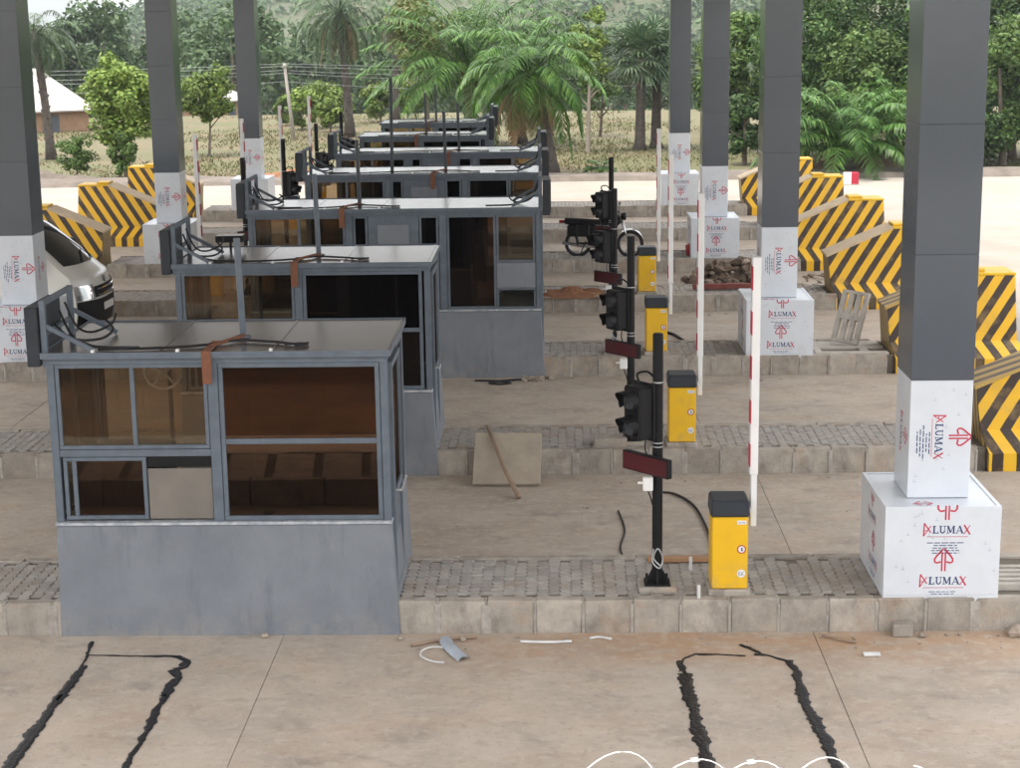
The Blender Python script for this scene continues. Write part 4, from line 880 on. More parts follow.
# ================================================================== VAN
def make_van():
    root = empty('minibus')
    prof = [(-.02, .30), (.03, .50), (.03, .74), (.0, .94), (-.06, 1.12), (-.22, 1.25), (-.45, 1.46), (-.69, 1.67), (-.92, 1.86), (-1.08, 1.96), (-1.5, 2.03), (-3.0, 2.08), (-4.45, 2.02), (-4.66, 1.8), (-4.72, 1.2), (-4.72, .6), (-4.62, .34)]
    def halfw(z): return np.interp(z, [.3, .6, 1.1, 1.3, 1.9, 2.1], [.80, .85, .86, .83, .70, .62])
    def P(s, t, off=0.):
        i = min(int(s), len(prof)-2); f = s-i; x = prof[i][0]*(1-f)+prof[i+1][0]*f; z = prof[i][1]*(1-f)+prof[i+1][1]*f
        fr = max(0., 1-max(0., -x-(.0 if z < 1.2 else (z-1.2)*1.0))/.9) if x > -2 else 0
        dx, dz = prof[i+1][0]-prof[i][0], prof[i+1][1]-prof[i][1]; l = math.hypot(dx, dz); nx_, nz_ = dz/l, -dx/l
        bend = .26*abs(t)**3.2*(1 if s < 9.5 else (.35 if s > 11.5 else 0)); crown = -.05*abs(t)**3 if 9.5 <= s <= 12.5 else 0
        return (x - (bend if s < 9.5 else -bend)+nx_*off, t*halfw(z), z+crown+nz_*off)
    def patch(m_, s0, s1, t0, t1, off=0., ns=6, nt=8):
        vs = [P(s0+(s1-s0)*i/ns, t0+(t1-t0)*j/nt, off) for i in range(ns+1) for j in range(nt+1)]
        m_.add(vs, [(i*(nt+1)+j, i*(nt+1)+j+1, (i+1)*(nt+1)+j+1, (i+1)*(nt+1)+j) for i in range(ns) for j in range(nt)])
    b = MB(); patch(b, 0, len(prof)-1.001, -1, 1, 0, 48, 14)
    for t in (-1, 1):
        ring = [P(i*.3333, t) for i in range(int((len(prof)-1.001)/.3333)+1)]; b.add(ring, [tuple(range(len(ring))) if t > 0 else tuple(range(len(ring)-1, -1, -1))])
    b.build('body', m_van, root, True)
    m_ = MB(); patch(m_, 5.25, 8.95, -.88, .88, .012, 6, 12); ws = m_.build('windscreen', m_vanglass, root, True)
    wp = MB(); wp.tube([P(5.3, -.3, .03), P(6.0, .2, .03)], .012, 5); wp.tube([P(5.3, .3, .03), P(6.0, .75, .03)], .012, 5); wp.build('wiper', m_black, ws)
    m_ = MB(); patch(m_, .02, 1.95, -1.0, 1.0, .016, 4, 12); m_.build('bumper', m_black, root, True)
    m_ = MB(); patch(m_, 2.1, 3.0, -.58, .58, .012, 3, 10); gr = m_.build('grille', m_black, root, True)
    c_ = MB(); c_.tube([P(2.25, t/10, .02) for t in range(-5, 6)], .012, 5); c_.tube([P(2.75, t/10, .02) for t in range(-5, 6)], .016, 5); c_.build('grille_bar', m_chrome, gr)
    for s_ in (-1, 1):
        m_ = MB(); patch(m_, 2.0, 3.25, s_*.60, s_*1.0, .014, 3, 5); h = m_.build('headlight', m_chrome, root, True)
        m_ = MB(); patch(m_, 2.1, 3.1, s_*.64, s_*.97, .022, 3, 5); m_.build('lens', m_glass3, h, True)
        # side glass
        def sp(x, z, o=.012): return (x, s_*(halfw(z)+o), z)
        for a in ([(-.98, 1.22), (-1.62, 1.22), (-1.62, 1.80), (-1.32, 1.80)], [(-1.74, 1.22), (-3.0, 1.22), (-3.0, 1.80), (-1.74, 1.80)], [(-3.1, 1.22), (-4.5, 1.22), (-4.5, 1.78), (-3.1, 1.80)]):
            m_ = MB(); v = [sp(*q) for q in a]; m_.add(v, [(0, 1, 2, 3) if s_ < 0 else (3, 2, 1, 0)]); m_.build('window', m_vanglass, root)
        m_ = MB(); m_.box(-.98, -.80, s_*1.02-.09, s_*1.02+.09, 1.28, 1.58, .03); mo_ = m_.build('mirror', m_black, root)
        m_ = MB(); m_.tube([(-.95, s_*.82, 1.36), (-.9, s_*.95, 1.38)], .03, 6); m_.build('mirror_arm', m_black, mo_)
        for xw in (-.98, -3.75):
            wv = MB(); wv.tube([(xw, s_*.66, .33), (xw, s_*.68, .33), (xw, s_*.85, .33), (xw, s_*.87, .33)], [.29, .33, .33, .29], 22); wo = wv.build('wheel', m_tyre, root)
            r_ = MB(); r_.tube([(xw, s_*.871, .33), (xw, s_*.876, .33)], .2, 18); r_.tube([(xw, s_*.877, .33), (xw, s_*.89, .33)], .06, 10); r_.build('rim', m_steel, wo)
            a_ = MB(); a_.tube([(xw+.37*math.cos(q), s_*.853, .36+.37*math.sin(q)) for q in [R(i*15) for i in range(-1, 14)]], .035, 6); a_.build('wheel_arch', m_black, root, True)
        m_ = MB(); m_.tube([sp(-1.68, .5, .002), sp(-1.68, 1.2, .002)], .006, 4); m_.build('door_seam', m_black, root)
    em = MB(); em.tube([P(3.4, 0, .016), P(3.4, 0, .022)], .06, 12); em.build('badge', m_chrome, root)
    pl = MB(); pl.box(.05, .06, -.25, .25, .52, .64); pl.build('number_plate', m_white, root)
    st = MB(); st.tube([(-.95+.19*math.cos(q)*.35, .34+.19*math.sin(q), 1.30+.19*math.cos(q)*.9) for q in [R(i*20) for i in range(19)]], .014, 5, cap=False); st.build('steering_wheel', m_black, root)
    return root
van = make_van(); van.location = (-8.60, 16.15, .03); van.rotation_euler = (0, 0, R(-3)); van.scale = (1.13, 1.1, 1.13); tag(van, 'white minibus nosing out behind the left column', 'minibus')
# ================================================================== MOTORCYCLE
def make_moto():
    root = empty('motorcycle'); R_ = .29
    for xw, nm in ((0, 'r'), (1.25, 'f')):
        t_ = MB(); pts = [(xw+R_*math.cos(R(i*18)), 0, R_+R_*math.sin(R(i*18))) for i in range(21)]; t_.tube(pts, .038, 8, cap=False); wo = t_.build('wheel', m_tyre, root, True)
        r_ = MB(); r_.tube([(xw+.245*math.cos(R(i*18)), 0, R_+.245*math.sin(R(i*18))) for i in range(21)], .014, 6, cap=False)
        for i in range(12): q = R(i*30); r_.tube([(xw, .0, R_), (xw+.245*math.cos(q), 0, R_+.245*math.sin(q))], .004, 4)
        r_.tube([(xw, -.06, R_), (xw, .06, R_)], .055, 10); r_.build('rim', m_chrome, wo)
        f_ = MB(); pts = [(xw+(R_+.06)*math.cos(R(a)), 0, R_+(R_+.06)*math.sin(R(a))) for a in range(25, 170, 14)]; vs = []
        for p in pts: vs += [(p[0], -.06, p[2]-.01), (p[0], 0, p[2]+.015), (p[0], .06, p[2]-.01)]
        f_.add(vs, [(i*3+k, i*3+k+1, i*3+3+k+1, i*3+3+k) for i in range(len(pts)-1) for k in range(2)]); f_.build('mudguard', m_chrome, root, True)
    fr = MB(); fr.tube([(1.02, 0, .82), (.62, 0, .42), (.45, 0, .3), (0, 0, .29)], .028, 8); fr.tube([(1.02, 0, .8), (.5, 0, .72), (-.25, 0, .70)], .025, 8)
    for s in (-.08, .08): fr.tube([(-.12, s, .70), (0, s, .30)], .022, 8)
    fr.build('frame', m_black, root, True)
    en = MB(); en.box(.28, .74, -.12, .12, .22, .72, .03); en.tube([(.60, 0, .45), (.68, 0, .68)], .085, 10); en.build('engine', m_black, root)
    ex = MB(); ex.tube([(.7, -.1, .45), (.74, -.12, .28), (.5, -.13, .2), (.1, -.14, .24), (-.35, -.14, .30)], [.022, .022, .024, .045, .04], 8); ex.build('exhaust', m_chrome, root, True)
    tk = MB(); tk.tube([(.50, 0, .80), (.60, 0, .86), (.80, 0, .90), (.95, 0, .88), (1.0, 0, .84)], [.06, .12, .14, .11, .04], 12); tk.build('tank', m_black, root, True)
    se = MB(); se.box(-.32, .56, -.13, .13, .70, .86, .03); se.v = [(x, y, z+(.04 if x < .05 else 0)) for x, y, z in se.v]; se.build('seat', m_black, root)
    sp = MB(); sp.box(-.25, .30, -.15, .15, .45, .74, .04); sp.build('side_cover', m_black, root)
    fk = MB()
    for s in (-.08, .08): fk.tube([(1.25, s, .29), (1.0, s, .95)], .022, 8)
    fk.build('fork', m_chrome, root, True)
    hb = MB(); hb.tube([(.86, -.34, 1.06), (.95, -.2, 1.06), (1.0, 0, 1.0), (.95, .2, 1.06), (.86, .34, 1.06)], .014, 6); hb.build('handlebar', m_black, root, True)
    for s in (-.28, .28): mi_ = MB(); mi_.tube([(.93, s, 1.06), (.95, s*1.05, 1.22)], .008, 5); mi_.box(.93, .96, s*1.05-.06, s*1.05+.06, 1.2, 1.28, .012); mi_.build('mirror', m_black, root)
    hl = MB(); hl.tube([(1.02, 0, .95), (1.1, 0, .94), (1.14, 0, .94)], [.06, .1, .09], 12); hl.build('headlight', m_black, root, True)
    rd = MB(); rd.tube([(.86, -.15, .83), (.95, -.16, .86)], .055, 8); rd.build('tank_badge', m_redplastic, root, True)
    tl = MB(); tl.box(-.46, -.33, -.05, .05, .77, .84, .012); tl.build('tail_light', m_redplastic, root)
    ks = MB(); ks.tube([(.2, -.12, .35), (.1, -.3, .02)], .014, 6); ks.tube([(-.02, -.16, .74), (.02, -.18, .24)], .02, 6); ks.build('kickstand', m_black, root)
    return root
mo = make_moto(); mo.location = (.55, YN[4]+.72, H-.01); mo.rotation_euler = (R(-6), 0, R(-10)); tag(mo, 'black motorcycle parked on the fifth island behind the signal posts', 'motorcycle')
# ================================================================== FOOTBRIDGE UNDER THE CAMERA, RAZOR WIRE ON ITS PARAPET
fb = MB(); fb.box(-16, 16, -17.6, -12.15, 3.35, 3.6, .02); fb.box(-16, 16, -12.36, -12.16, 3.601, 4.02, .02)
for x in (-15, 15): fb.box(x-.3, x+.3, -15.2, -14.5, -.05, 3.349, .02)
tag(fb.build('footbridge', m_kerb), 'concrete footbridge the view is taken from', 'footbridge', kind='structure')
rw = MB(); pts = []; barb = MB(); turns = 4.2; n = 200
for i in range(n+1):
    t = i/n; a = t*turns*2*math.pi; x = .06+.72*t+.02*math.sin(7*t); rr_ = .285+.012*math.sin(a*.37+1); zc = 3.966-.014*smooth01((t-.25)*2.5)
    pts.append((x+.20*math.cos(a), -12.28+rr_*math.cos(a)*.6, zc+rr_*math.sin(a)))
rw.tube(pts, .0017, 6); ro_ = rw.build('razor_wire', m_white, smooth=True); tag(ro_, 'pale coil of razor wire along the bottom edge', 'razor wire')
for i in range(2, n-2, 4):
    p = Vector(pts[i]); t = (Vector(pts[i+1])-Vector(pts[i-1])).normalized(); s_ = t.orthogonal().normalized()
    barb.add([p-t*.016+s_*.006, p+t*.016+s_*.006, p+t*.009, p-t*.009], [(0, 1, 2, 3)]); barb.add([p-t*.016-s_*.006, p+t*.016-s_*.006, p+t*.009, p-t*.009], [(3, 2, 1, 0)])
barb.build('barb', m_steel, ro_)['kind'] = 'stuff'
# ================================================================== TREES
RG = np.random.default_rng(21)
def leaves(cent, nl, size, flat=.35, outward=None, rg=RG, aspect=.55):
    """diamond leaf faces around centres; cent (N,4) x,y,z,r"""
    c = np.repeat(np.asarray(cent), nl, axis=0); N = len(c)
    d = rg.normal(size=(N, 3)); d /= np.linalg.norm(d, axis=1, keepdims=True); rad = c[:, 3:4]*rg.uniform(.35, 1.08, (N, 1))**.6
    p = c[:, :3]+d*rad*np.array([1, 1, .8])
    nrm = d*.7+np.array([0, 0, .55])+rg.normal(size=(N, 3))*.45; nrm /= np.linalg.norm(nrm, axis=1, keepdims=True)
    t = np.cross(nrm, rg.normal(size=(N, 3))); t /= np.linalg.norm(t, axis=1, keepdims=True); b = np.cross(nrm, t)
    s = size*rg.uniform(.6, 1.35, (N, 1)); t = t*s*.5; b = b*s*.5*aspect
    return np.stack([p-t, p+b*1.0, p+t, p-b], axis=1).reshape(-1, 3)
def limb_tubes(m_, h, r, base, spread, rg, n=5):
    top = h*.62; lean = rg.normal(size=2)*.03*h
    m_.tube([(0, 0, -.15), (0, 0, .05), (lean[0]*.3, lean[1]*.3, base*.6), (lean[0], lean[1], top)], [r*1.5, r*1.1, r*.85, r*.35], 9)
    for i in range(n):
        a = rg.uniform(0, 6.28); z0 = base*rg.uniform(.7, 1.25); l = spread*rg.uniform(.5, .9); f = z0/top
        m_.tube([(lean[0]*f, lean[1]*f, z0), (math.cos(a)*l*.5, math.sin(a)*l*.5, z0+l*.5), (math.cos(a)*l, math.sin(a)*l, z0+l*.8)], [r*.5, r*.32, r*.12], 6)
def tree_mesh(h, rx, base, nclump, nl, size, mat, seed, trunk_r=.12, bark=None, squash=1., flatb=.0):
    rg = np.random.default_rng(seed); zc = (h+base)/2; rz = (h-base)/2
    d = rg.normal(size=(nclump, 3)); d /= np.linalg.norm(d, axis=1, keepdims=True); q = rg.uniform(.25, 1, (nclump, 1))**.5
    d[:, 2] = np.where(d[:, 2] < 0, d[:, 2]*(1-flatb), d[:, 2])
    c = d*q*np.array([rx*.82, rx*.82, rz*.82])+np.array([0, 0, zc]); cr = rg.uniform(.16, .34, nclump)*min(rx, rz)*1.15
    me = fast_mesh('crown', leaves(np.c_[c, cr], nl, size, rg=rg), 4, mat)
    t_ = MB(); limb_tubes(t_, h, trunk_r, max(base, h*.25), rx, rg)
    return t_.mesh('trunk', bark or m_bark, True), me
def tree(name, lab, x, y, meshes, rz=0., sc=1., grp=None, cat='tree'):
    root = empty(name, (x, y, ground_z(y)), rz); root.scale = (sc, sc, sc*1.0)
    link('trunk', meshes[0], root); link('crown', meshes[1], root); tag(root, lab, cat, grp); return root
def palm(name, lab, x, y, trunk_h, fl, nf, mat, seed, trunk_r=.17, droop=.9, emin=-25, emax=75, nleaf=34, ll=.5, dead=0, fibre=False, grp=None, lw=.05, lean=None):
    rg = np.random.default_rng(seed); root = empty(name, (x, y, ground_z(y))); t_ = MB(); ln = rg.normal(size=2)*.05*trunk_h
    if lean: ln = np.array(lean)
    ptsT = [(ln[0]*(i/6)**1.6, ln[1]*(i/6)**1.6, -.1+(trunk_h+.1)*i/6) for i in range(7)]
    t_.tube(ptsT, [trunk_r*1.7, trunk_r*1.15]+[trunk_r]*4+[trunk_r*.95], 12)
    for i in range(int(trunk_h/.16)):
        z = .2+i*.16; f = (z/trunk_h)**1.6; a = i*2.4; rr_ = trunk_r*1.02; t_.tube([(ln[0]*f+rr_*math.cos(a), ln[1]*f+rr_*math.sin(a), z), (ln[0]*f+(rr_+.06)*math.cos(a), ln[1]*f+(rr_+.06)*math.sin(a), z+.10)], [.05, .02], 5)
    t_.build('trunk', m_palmbark, root, True)
    top = np.array([ln[0], ln[1], trunk_h])
    if fibre:
        f_ = MB()
        for i in range(26): a = rg.uniform(0, 6.28); f_.tube([tuple(top+np.array([.05*math.cos(a), .05*math.sin(a), -.9])), tuple(top+np.array([.28*math.cos(a), .28*math.sin(a), -.35])), tuple(top+np.array([.42*math.cos(a), .42*math.sin(a), .25]))], [.07, .06, .03], 5)
        f_.build('crown_fibre', m_redfib, root, True)
    def fronds(n, e0, e1, L, dr):
        V = []; Rb = MB()
        for i in range(n):
            az = i*2.39996+rg.uniform(-.25, .25); el = R(e0+(e1-e0)*((i+.5)/n)); l = L*rg.uniform(.82, 1.12); ns = 12; p = top+np.array([math.cos(az)*.1, math.sin(az)*.1, rg.uniform(-.1, .1)]); P_ = [p.copy()]; e = el
            for s in range(ns):
                st = l/ns; p = p+np.array([math.cos(az)*math.cos(e), math.sin(az)*math.cos(e), math.sin(e)])*st; P_.append(p.copy()); e -= dr*(.35+1.3*s/ns)*R(13)
                e = max(e, R(-84))
            Rb.tube([tuple(q) for q in P_[::2]], [.028*(1-.8*k/6) for k in range(7)], 4)
            side = np.array([-math.sin(az), math.cos(az), 0.]); P_ = np.array(P_)
            for k in range(nleaf):
                f = .14+.86*(k/(nleaf-1)); q = f*ns; a = min(int(q), ns-1); b = P_[a]+(P_[a+1]-P_[a])*(q-a); tg = P_[a+1]-P_[a]; tg /= np.linalg.norm(tg)
                le = ll*math.sin(math.pi*min(1, .18+f*.86))**.6*rg.uniform(.8, 1.15)
                for s in (-1, 1):
                    d_ = side*s*.85+tg*.55+np.array([0, 0, rg.uniform(-.55, .12)]); d_ /= np.linalg.norm(d_); wv = np.cross(d_, np.array([0, 0, 1.])); wv = wv/(np.linalg.norm(wv)+1e-6)*lw*.5
                    m1 = b+d_*le*.5; tip = b+d_*le+np.array([0, 0, -le*.28]); V += [b-wv*.5, b+wv*.5, m1+wv-np.array([0, 0, .03*le]), tip, tip, m1-wv-np.array([0, 0, .03*le])]
        V = np.array(V).reshape(-1, 6, 3); Q = np.stack([V[:, 0], V[:, 1], V[:, 2], V[:, 5]], 1); T = np.stack([V[:, 5], V[:, 2], V[:, 3], V[:, 3]+(V[:, 5]-V[:, 2])*.05], 1)
        return np.concatenate([Q, T], 0).reshape(-1, 3), Rb
    V, Rb = fronds(nf, emin, emax, fl, droop); o = link('crown', fast_mesh('crown', V, 4, mat), root); Rb.build('frond_stalk', mat, root)
    if dead: V, Rb = fronds(dead, -70, -35, fl*.8, .8); link('dead_fronds', fast_mesh('dead_fronds', V, 4, m_palmdead), root)
    return tag(root, lab, 'palm', grp)
def fan_palm(name, lab, x, y, trunk_h, rad, nfan, mat, seed, trunk_r=.2, grp=None):
    rg = np.random.default_rng(seed); root = empty(name, (x, y, ground_z(y))); t_ = MB()
    t_.tube([(0, 0, -.1), (0, 0, .3), (.02, 0, trunk_h*.5), (.05, 0, trunk_h)], [trunk_r*1.5, trunk_r, trunk_r*.8, trunk_r*.85], 12); t_.build('trunk', m_palmbark, root, True)
    V = []; st = MB(); top = np.array([.05, 0, trunk_h])
    for i in range(nfan):
        az = i*2.39996; el = R(-40+125*(i+.5)/nfan); pl = rad*rg.uniform(.42, .6); d = np.array([math.cos(az)*math.cos(el), math.sin(az)*math.cos(el), math.sin(el)]); c = top+d*pl
        st.tube([tuple(top), tuple(c)], .025, 4); side = np.array([-math.sin(az), math.cos(az), 0]); upv = np.cross(d, side)
        for k in range(17):
            a = R(-105+210*k/16); ld = d*math.cos(a)+side*math.sin(a)+upv*rg.uniform(-.12, .12); le = rad*.55*rg.uniform(.85, 1.1); w_ = np.cross(ld, upv); w_ = w_/(np.linalg.norm(w_)+1e-6)*.045
            tip = c+ld*le+np.array([0, 0, -le*.25]); m1 = c+ld*le*.55; V += [c-w_*.3, c+w_*.3, m1+w_, m1-w_, m1-w_, m1+w_, tip, tip-w_*.1]
    link('crown', fast_mesh('crown', np.array(V), 4, mat), root); st.build('leaf_stalk', mat, root); return tag(root, lab, 'palm', grp)
# left side of the field
tree('field_tree', 'bushy yellow-green tree behind the left striped barriers', -16.5, 50.3, tree_mesh(5.4, 1.5, .6, 64, 120, .21, m_leaf_yel, 31, .09), 0)
tree('field_tree', 'young tree with a thin trunk between the second and third left columns', -15.45, 61, tree_mesh(4.2, 1.6, 1.3, 40, 110, .23, m_leaf_yel, 32, .06), 1)
tree('shrub', 'low wispy shrub at the road edge by the left column', -18.3, 49.5, tree_mesh(1.9, .95, .1, 24, 110, .13, m_leaf_mid, 33, .04), 0, cat='shrub')
tree('shrub', 'green shrub below the bushy tree at the road edge', -16.3, 49.0, tree_mesh(2.0, .62, .0, 20, 110, .17, m_leaf_mid, 34, .04), 0, cat='shrub')
tree('shrub', 'yellow-green bush right of the white farmhouse', -25.4, 82, tree_mesh(3.4, 1.6, .1, 26, 100, .26, m_leaf_yel, 35, .06), 0, cat='shrub')
palm('palm_tree', 'palm with hanging fronds partly behind the left edge column', -22.3, 60, 5.6, 2.6, 26, m_palmgrey, 40, emin=-60, emax=60)
for i, (x, y, h) in enumerate(((-13.7, 78, 2.4), (-12.4, 80, 2.9), (-11.9, 76, 1.9), (-10.0, 84, 2.5), (-14.9, 82, 2.0), (-8.6, 86, 2.6))):
    tree('field_bush', ['bright green bush at the far edge of the field'][0], x, y, tree_mesh(h, h*.5, .1, 22, 90, .24, m_leaf_yel, 60+i, .05), i, 1, 'bushes at the far edge of the field', 'shrub')
# centre
palm('palm_tree', 'tall palm with a dark trunk and hanging grey-green skirt, left of centre', -10.4, 72, 6.3, 3.4, 56, m_palmgrey, 41, .2, .95, -62, 70, dead=7)
palm('palm_tree', 'slim palm behind the tall dark-trunked palm', -8.9, 82, 6.2, 2.6, 28, m_palmgrey, 42, .17, 1, -45, 70, dead=6)
tree('field_tree', 'pale-trunked tree with thin olive foliage in the centre', -6.0, 66, tree_mesh(7.6, 1.9, 2.6, 46, 95, .22, m_leaf_olive, 36, .13, m_lightbark), 0)
tree('field_tree', 'sparse olive tree behind the centre palms', -4.3, 80, tree_mesh(7.2, 1.7, 2.0, 30, 90, .24, m_leaf_mid, 37, .10, m_lightbark), 0)
palm('palm_tree', 'large leafy oil palm with reddish crown base in the centre', -3.75, 62, 3.4, 5.4, 52, m_palm, 43, .32, .55, -8, 88, 50, .9, fibre=True, lw=.06)
palm('palm_tree', 'oil palm with tan dead fronds and dark trunk right of centre', -.10, 49.6, 3.8, 3.5, 46, m_palm, 44, .24, .9, -35, 84, 40, .7, dead=18, lean=(-.8, .1), lw=.055)
palm('palm_tree', 'oil palm half hidden behind the tan-fronded palm', -1.6, 66, 5.0, 4.0, 34, m_palm, 45, .25, .9, -20, 75, 34, .65)
tree('field_tree', 'slim light-trunked tree with bright leaves right of the palms', 1.5, 60.2, tree_mesh(6.9, 1.05, 2.4, 30, 75, .2, m_leaf_yel, 38, .10, m_lightbark), 0)
fan_palm('fan_palm', 'left of two stout dark palms near the far right column', 3.84, 61.2, 4.0, 1.95, 36, m_palmgrey, 46, .25)
fan_palm('fan_palm', 'right of two stout dark palms near the far right column', 4.62, 62.4, 4.2, 1.95, 36, m_palmgrey, 47, .25)
tree('field_tree', 'leaning small tree behind the two stout palms', 2.3, 70, tree_mesh(4.6, 1.3, 1.0, 24, 90, .23, m_leaf_mid, 39, .08), 0)
palm('palm_sapling', 'small palm sapling in the dry grass', 1.72, 48.9, .25, .75, 12, m_palm, 48, .05, .6, 5, 80, 18, .3, lw=.05)
# right side: dense screen of trees with palms in front
RT = [(7.6, 53, 3.0, 1.0, .2, m_leaf_dark), (7.3, 60, 5.4, 1.3, .6, m_leaf_mid), (9.2, 66, 6.6, 1.7, .8, m_leaf_mid), (10.2, 57, 8.4, 2.1, .8, m_leaf_dark), (12.6, 54.5, 5.6, 1.9, .8, m_leaf_mid), (13.4, 58, 9.4, 2.6, .6, m_leaf_dark), (15.6, 53.5, 7.6, 2.1, .5, m_leaf_dark),
      (17.4, 51.2, 6.0, 1.8, .2, m_leaf_mid), (18.6, 54.5, 9.4, 2.6, .3, m_leaf_dark), (17.0, 57.5, 10, 2.6, .5, m_leaf_dark), (20.6, 52.5, 7.2, 2.2, .2, m_leaf_dark), (11.2, 62, 9.6, 2.4, 1, m_leaf_dark), (22.5, 56, 9.0, 2.6, .4, m_leaf_mid), (8.6, 72, 5.5, 1.6, .6, m_leaf_yel), (16.2, 50.8, 3.2, 1.3, .1, m_leaf_dark), (19.0, 50.6, 3.4, 1.4, .1, m_leaf_dark), (9.6, 54, 3.6, 1.5, .0, m_leaf_dark), (12.2, 55.8, 4.2, 1.9, .0, m_leaf_dark), (14.6, 52.4, 3.6, 1.6, .0, m_leaf_mid)]
RL = ['low dark rounded bush behind the third right column', 'slim green tree between the two middle right columns', 'tall light green tree far behind the middle right columns', 'tall dark tree directly behind the second right column', 'light-leaved rounded tree above the young palm on the right',
      'tall dark tree behind the light-leaved rounded tree', 'dark tree just left of the foreground column', 'leafy tree at the right edge, nearest the road', 'tall dark tree at the right edge behind the leafy one', 'tall dark tree behind the foreground column', 'dark tree beyond the right edge of the picture', 'tall dark tree deep behind the young palm', 'tree beyond the right edge behind the others', 'small yellow-green tree far behind the right columns', 'low dark bush hidden by the foreground column', 'low dark bush at the road edge on the far right', 'dark bush under the tall tree behind the second right column', 'dark undergrowth behind the young palm', 'leafy undergrowth right of the young palm']
for i, (x, y, h, rx_, b_, m_) in enumerate(RT):
    tree('screen_tree', RL[i], x, y, tree_mesh(h, rx_, b_, int(22+rx_*rx_*11), 120, .20 if y < 60 else .24, m_, 70+i, .07+h*.012), i*1.3, 1, 'dense tree screen on the right')
palm('young_palm', 'young dark oil palm at the road edge right of the second right column', 10.9, 48.6, .9, 4.0, 44, m_palm, 49, .25, .72, 4, 90, 44, .7, lw=.065)
palm('young_palm', 'young palm behind the dark oil palm on the right', 13.0, 51, 1.4, 3.4, 30, m_palm, 50, .22, .8, 0, 82, 32, .5)
heap('earth_bank', 'low brown earth bank behind the young palm on the right', 12.6, 50.2, -.05, 3.2, .8, .75, m_earth, 12, 'earth bank')
for i, (x, y, h_) in enumerate(((-19.5, 48.6, .45), (-9.5, 48.8, .4))): heap('earth_bank', ['rubbly gravel bank at the road edge by the left column', 'low reddish bank at the road edge behind the left gates'][i], x, y, -.05, 2.6, .6, h_, [m_gravel, m_laterite][i], 20+i, 'earth bank')
# wood beyond the field, on lower ground
FM = [tree_mesh(rr.uniform(8.5, 11.5), rr.uniform(3.2, 4.6), 1.2, 46, 70, .52, m_leaf_far, 120+i, .2, squash=.8) for i in range(6)]
r9 = random.Random(12); nfor = 0
for row, yy in enumerate((112, 128, 148, 172, 200)):
    half = (yy+16)*.33; x = -half-4
    while x < half:
        y = yy+r9.uniform(-6, 6); s_ = r9.uniform(.88, 1.22) if row else r9.uniform(.7, .95)
        if row == 0 and r9.random() < .25: x += 5; continue
        if x > 4: s_ *= .72
        tree('forest_tree', 'green tree in the wood beyond the dry field', x, y, FM[r9.randrange(6)], r9.uniform(0, 6), s_, 'wood beyond the field'); x += r9.uniform(4.5, 7.5)*(1+row*.12); nfor += 1
# scrub on the hill: one mass
sc = []; rg = np.random.default_rng(77); hill = bpy.data.objects['hill']; hv = np.array([v.co[:] for v in hill.data.vertices]); hv = hv[hv[:, 1] < 525]
pk = hv[rg.integers(0, len(hv), 9000)]; pk = pk[(np.sin(pk[:, 0]*.05)+np.sin(pk[:, 1]*.031+1.3)+rg.normal(size=len(pk))*.5) > -1.1]
cent = np.c_[pk[:, 0]+rg.uniform(-2, 2, len(pk)), pk[:, 1]+rg.uniform(-4, 4, len(pk)), pk[:, 2]+1.1, rg.uniform(1.4, 4.2, len(pk))]
o = link('hill_scrub', fast_mesh('hill_scrub', leaves(cent, 20, 1.5, rg=rg), 4, m_leaf_far)); tag(o, 'green scrub scattered over the hillside', 'scrub', kind='stuff')
# dry grass of the field: one mass
rg = np.random.default_rng(5); N = 60000; gx = rg.uniform(-30, 24, N); gy = 49.2+rg.random(N)**1.4*42; keep = (np.abs(gx) < (gy+16)*.36) & ((np.sin(gx*.42+1)+np.sin(gy*.33+gx*.21)+np.sin(gx*1.3-gy*.8)*.6+rg.normal(size=N)*.55) > .15); gx, gy = gx[keep], gy[keep]; N = len(gx)
hh = rg.uniform(-.02, .09, N)*(1+(np.sin(gx*.7)+np.sin(gy*.5+gx*.2))*.3); az = rg.uniform(0, 6.28, N); ww = rg.uniform(.01, .035, N); le = rg.normal(size=(N, 2))*.08
V = np.stack([np.c_[gx-np.cos(az)*ww, gy-np.sin(az)*ww, np.full(N, -.07)], np.c_[gx+np.cos(az)*ww, gy+np.sin(az)*ww, np.full(N, -.07)], np.c_[gx+np.cos(az)*ww*1.1+le[:, 0], gy+np.sin(az)*ww*1.1+le[:, 1], hh*.8], np.c_[gx-np.cos(az)*ww*.3+le[:, 0], gy-np.sin(az)*ww*.3+le[:, 1], hh]], 1)
o = link('dry_grass', fast_mesh('dry_grass', V.reshape(-1, 3), 4, m_grass)); tag(o, 'dry yellow grass over the field', 'grass', kind='stuff')
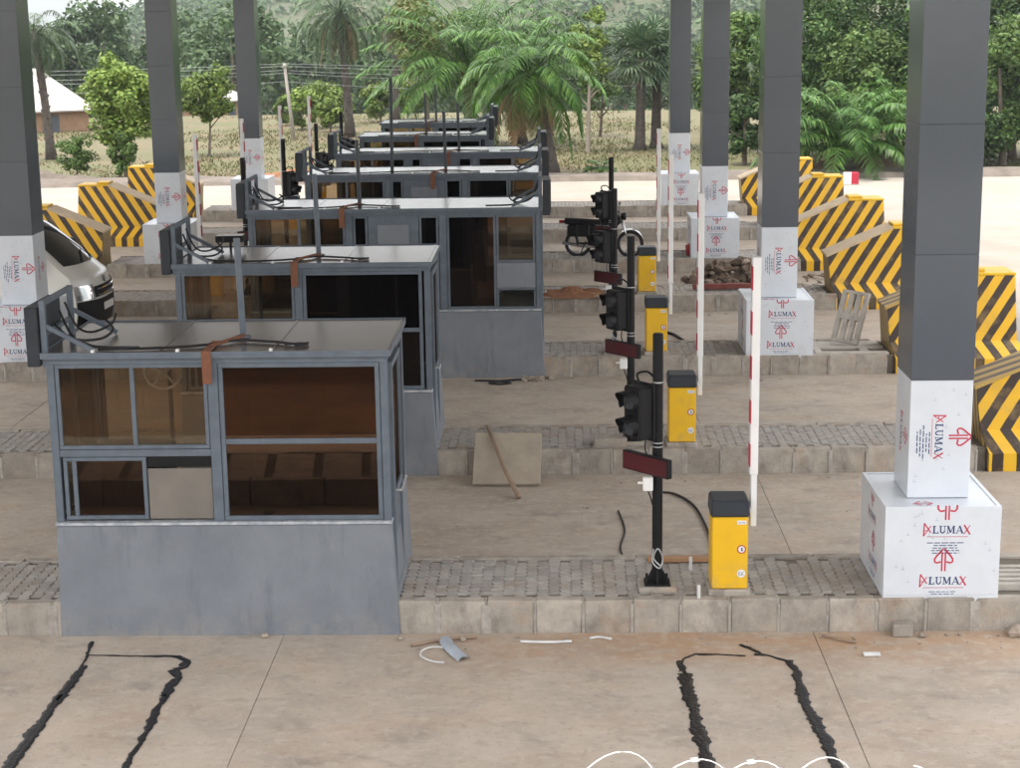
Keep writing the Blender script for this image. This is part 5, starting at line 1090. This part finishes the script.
# ================================================================== HOUSES, POWER LINE
def house(name, lab, x, y, L, W_, hw, hr, rz, wallm, roofm, hip=True):
    root = empty(name, (x, y, ground_z(y)), rz); MB().box(-L/2, L/2, -W_/2, W_/2, -.3, hw, .02).build('wall', wallm, root)
    e = .45; r_ = MB(); ri = L/2-(W_/2 if hip else -e); z0 = hw-.12
    base = [(-L/2-e, -W_/2-e, z0), (L/2+e, -W_/2-e, z0), (L/2+e, W_/2+e, z0), (-L/2-e, W_/2+e, z0), (-ri, 0, hr), (ri, 0, hr)]
    r_.add(base, [(0, 1, 5, 4), (2, 3, 4, 5), (1, 2, 5), (3, 0, 4)]); r_.add([(a, b, c-.06) for a, b, c in base], [(4, 5, 1, 0), (5, 4, 3, 2), (5, 2, 1), (4, 0, 3)]); r_.build('roof', roofm, root)
    for sx, sy in ((L/2+.01, 0),): 
        d_ = MB(); d_.box(sx-.03, sx+.02, -.45, .45, 0, hw*.72); d_.build('door', m_dark, root)
    for sx in (-L*.25, L*.2):
        w_ = MB(); w_.box(sx-.4, sx+.4, -W_/2-.03, -W_/2+.02, hw*.4, hw*.75); w_.build('window', m_dark, root)
    tag(root, lab, 'house'); return root
m_mud = M("mud_brick_wall", (.30, .19, .12), .95, scale=3, bump=.4)
m_zinc = M("zinc_roof", (.40, .385, .35), .5, scale=1.5, col2=(.33, .31, .28))
house('farmhouse', 'small brown house with pale sheet roof at the left edge', -29.3, 81.5, 6.6, 4.2, 1.3, 3.4, R(-60), m_mud, m_zinc)
house('farmhouse', 'far pale-roofed house half hidden behind the young tree', -23.0, 100, 3.2, 3.0, 1.2, 2.4, R(-20), m_mud, m_zinc)
ups = []
m_pole = M('concrete_pole', (.36, .33, .29), .9)
PP = [(-45, 76), (-13.0, 70.3), (11.0, 71.5), (40, 73)]
for i, (x, y) in enumerate(PP):
    hgt = 3.75; p = MB(); lean = -.35 if i == 1 else 0.05; p.tube([(0, 0, -.3), (lean, 0, hgt)], [.10, .07], 8); o = p.build('power_pole', m_pole, loc=(x, y, 0), smooth=True)
    c_ = MB(); c_.box(lean-.05, lean+.05, -.6, .6, hgt-.2, hgt-.12); c_.build('crossarm', m_pole, o); tag(o, ['power pole beyond the left edge', 'leaning pale power pole behind the left gates', 'power pole hidden behind the right columns', 'power pole beyond the right edge'][i], 'power pole'); ups.append((x+lean, y, hgt))
for j, (dy, dz) in enumerate(((-.3, -.02), (.3, -.16), (-.3, -.34), (.3, -.5), (0, -.9))):
    m_ = MB(); pts = []
    for a, b in zip(ups, ups[1:]):
        for i in range(13): t = i/12; pts.append((a[0]+(b[0]-a[0])*t, a[1]+(b[1]-a[1])*t+dy, a[2]+(b[2]-a[2])*t+dz-(.5+.12*j)*4*t*(1-t)*.6))
    m_.tube(pts, .011, 4); tag(m_.build('power_line', m_steel), 'thin power line strung across behind the palms', 'power line', 'power lines')
rb = MB(); rb.box(-.25, .25, -.12, .12, 0, .42, .02); o = rb.build('road_block', m_white, loc=(10.35, 44.3, -.01)); rb2 = MB(); rb2.box(0.0, .26, -.127, .127, .02, .425, .01); rb2.build('red_band', m_armred, o); tag(o, 'red and white block on the open road behind the right barriers', 'road block')
# ================================================================== AIR
hz = MB(); hz.box(-4100, 4100, -450, 5200, -9.2, 230); m_haze = bpy.data.materials.new('haze_air'); m_haze.use_nodes = True; hn = m_haze.node_tree; hn.nodes.remove(hn.nodes['Principled BSDF'])
pv = hn.nodes.new('ShaderNodeVolumePrincipled'); pv.inputs['Color'].default_value = (.86, .92, 1, 1); pv.inputs['Density'].default_value = .00036; pv.inputs['Anisotropy'].default_value = .2
hn.links.new(pv.outputs[0], hn.nodes['Material Output'].inputs['Volume']); tag(hz.build('haze', m_haze), 'thin pale haze filling the air', 'haze', kind='stuff')
print('forest', nfor, 'objects', len(bpy.data.objects))
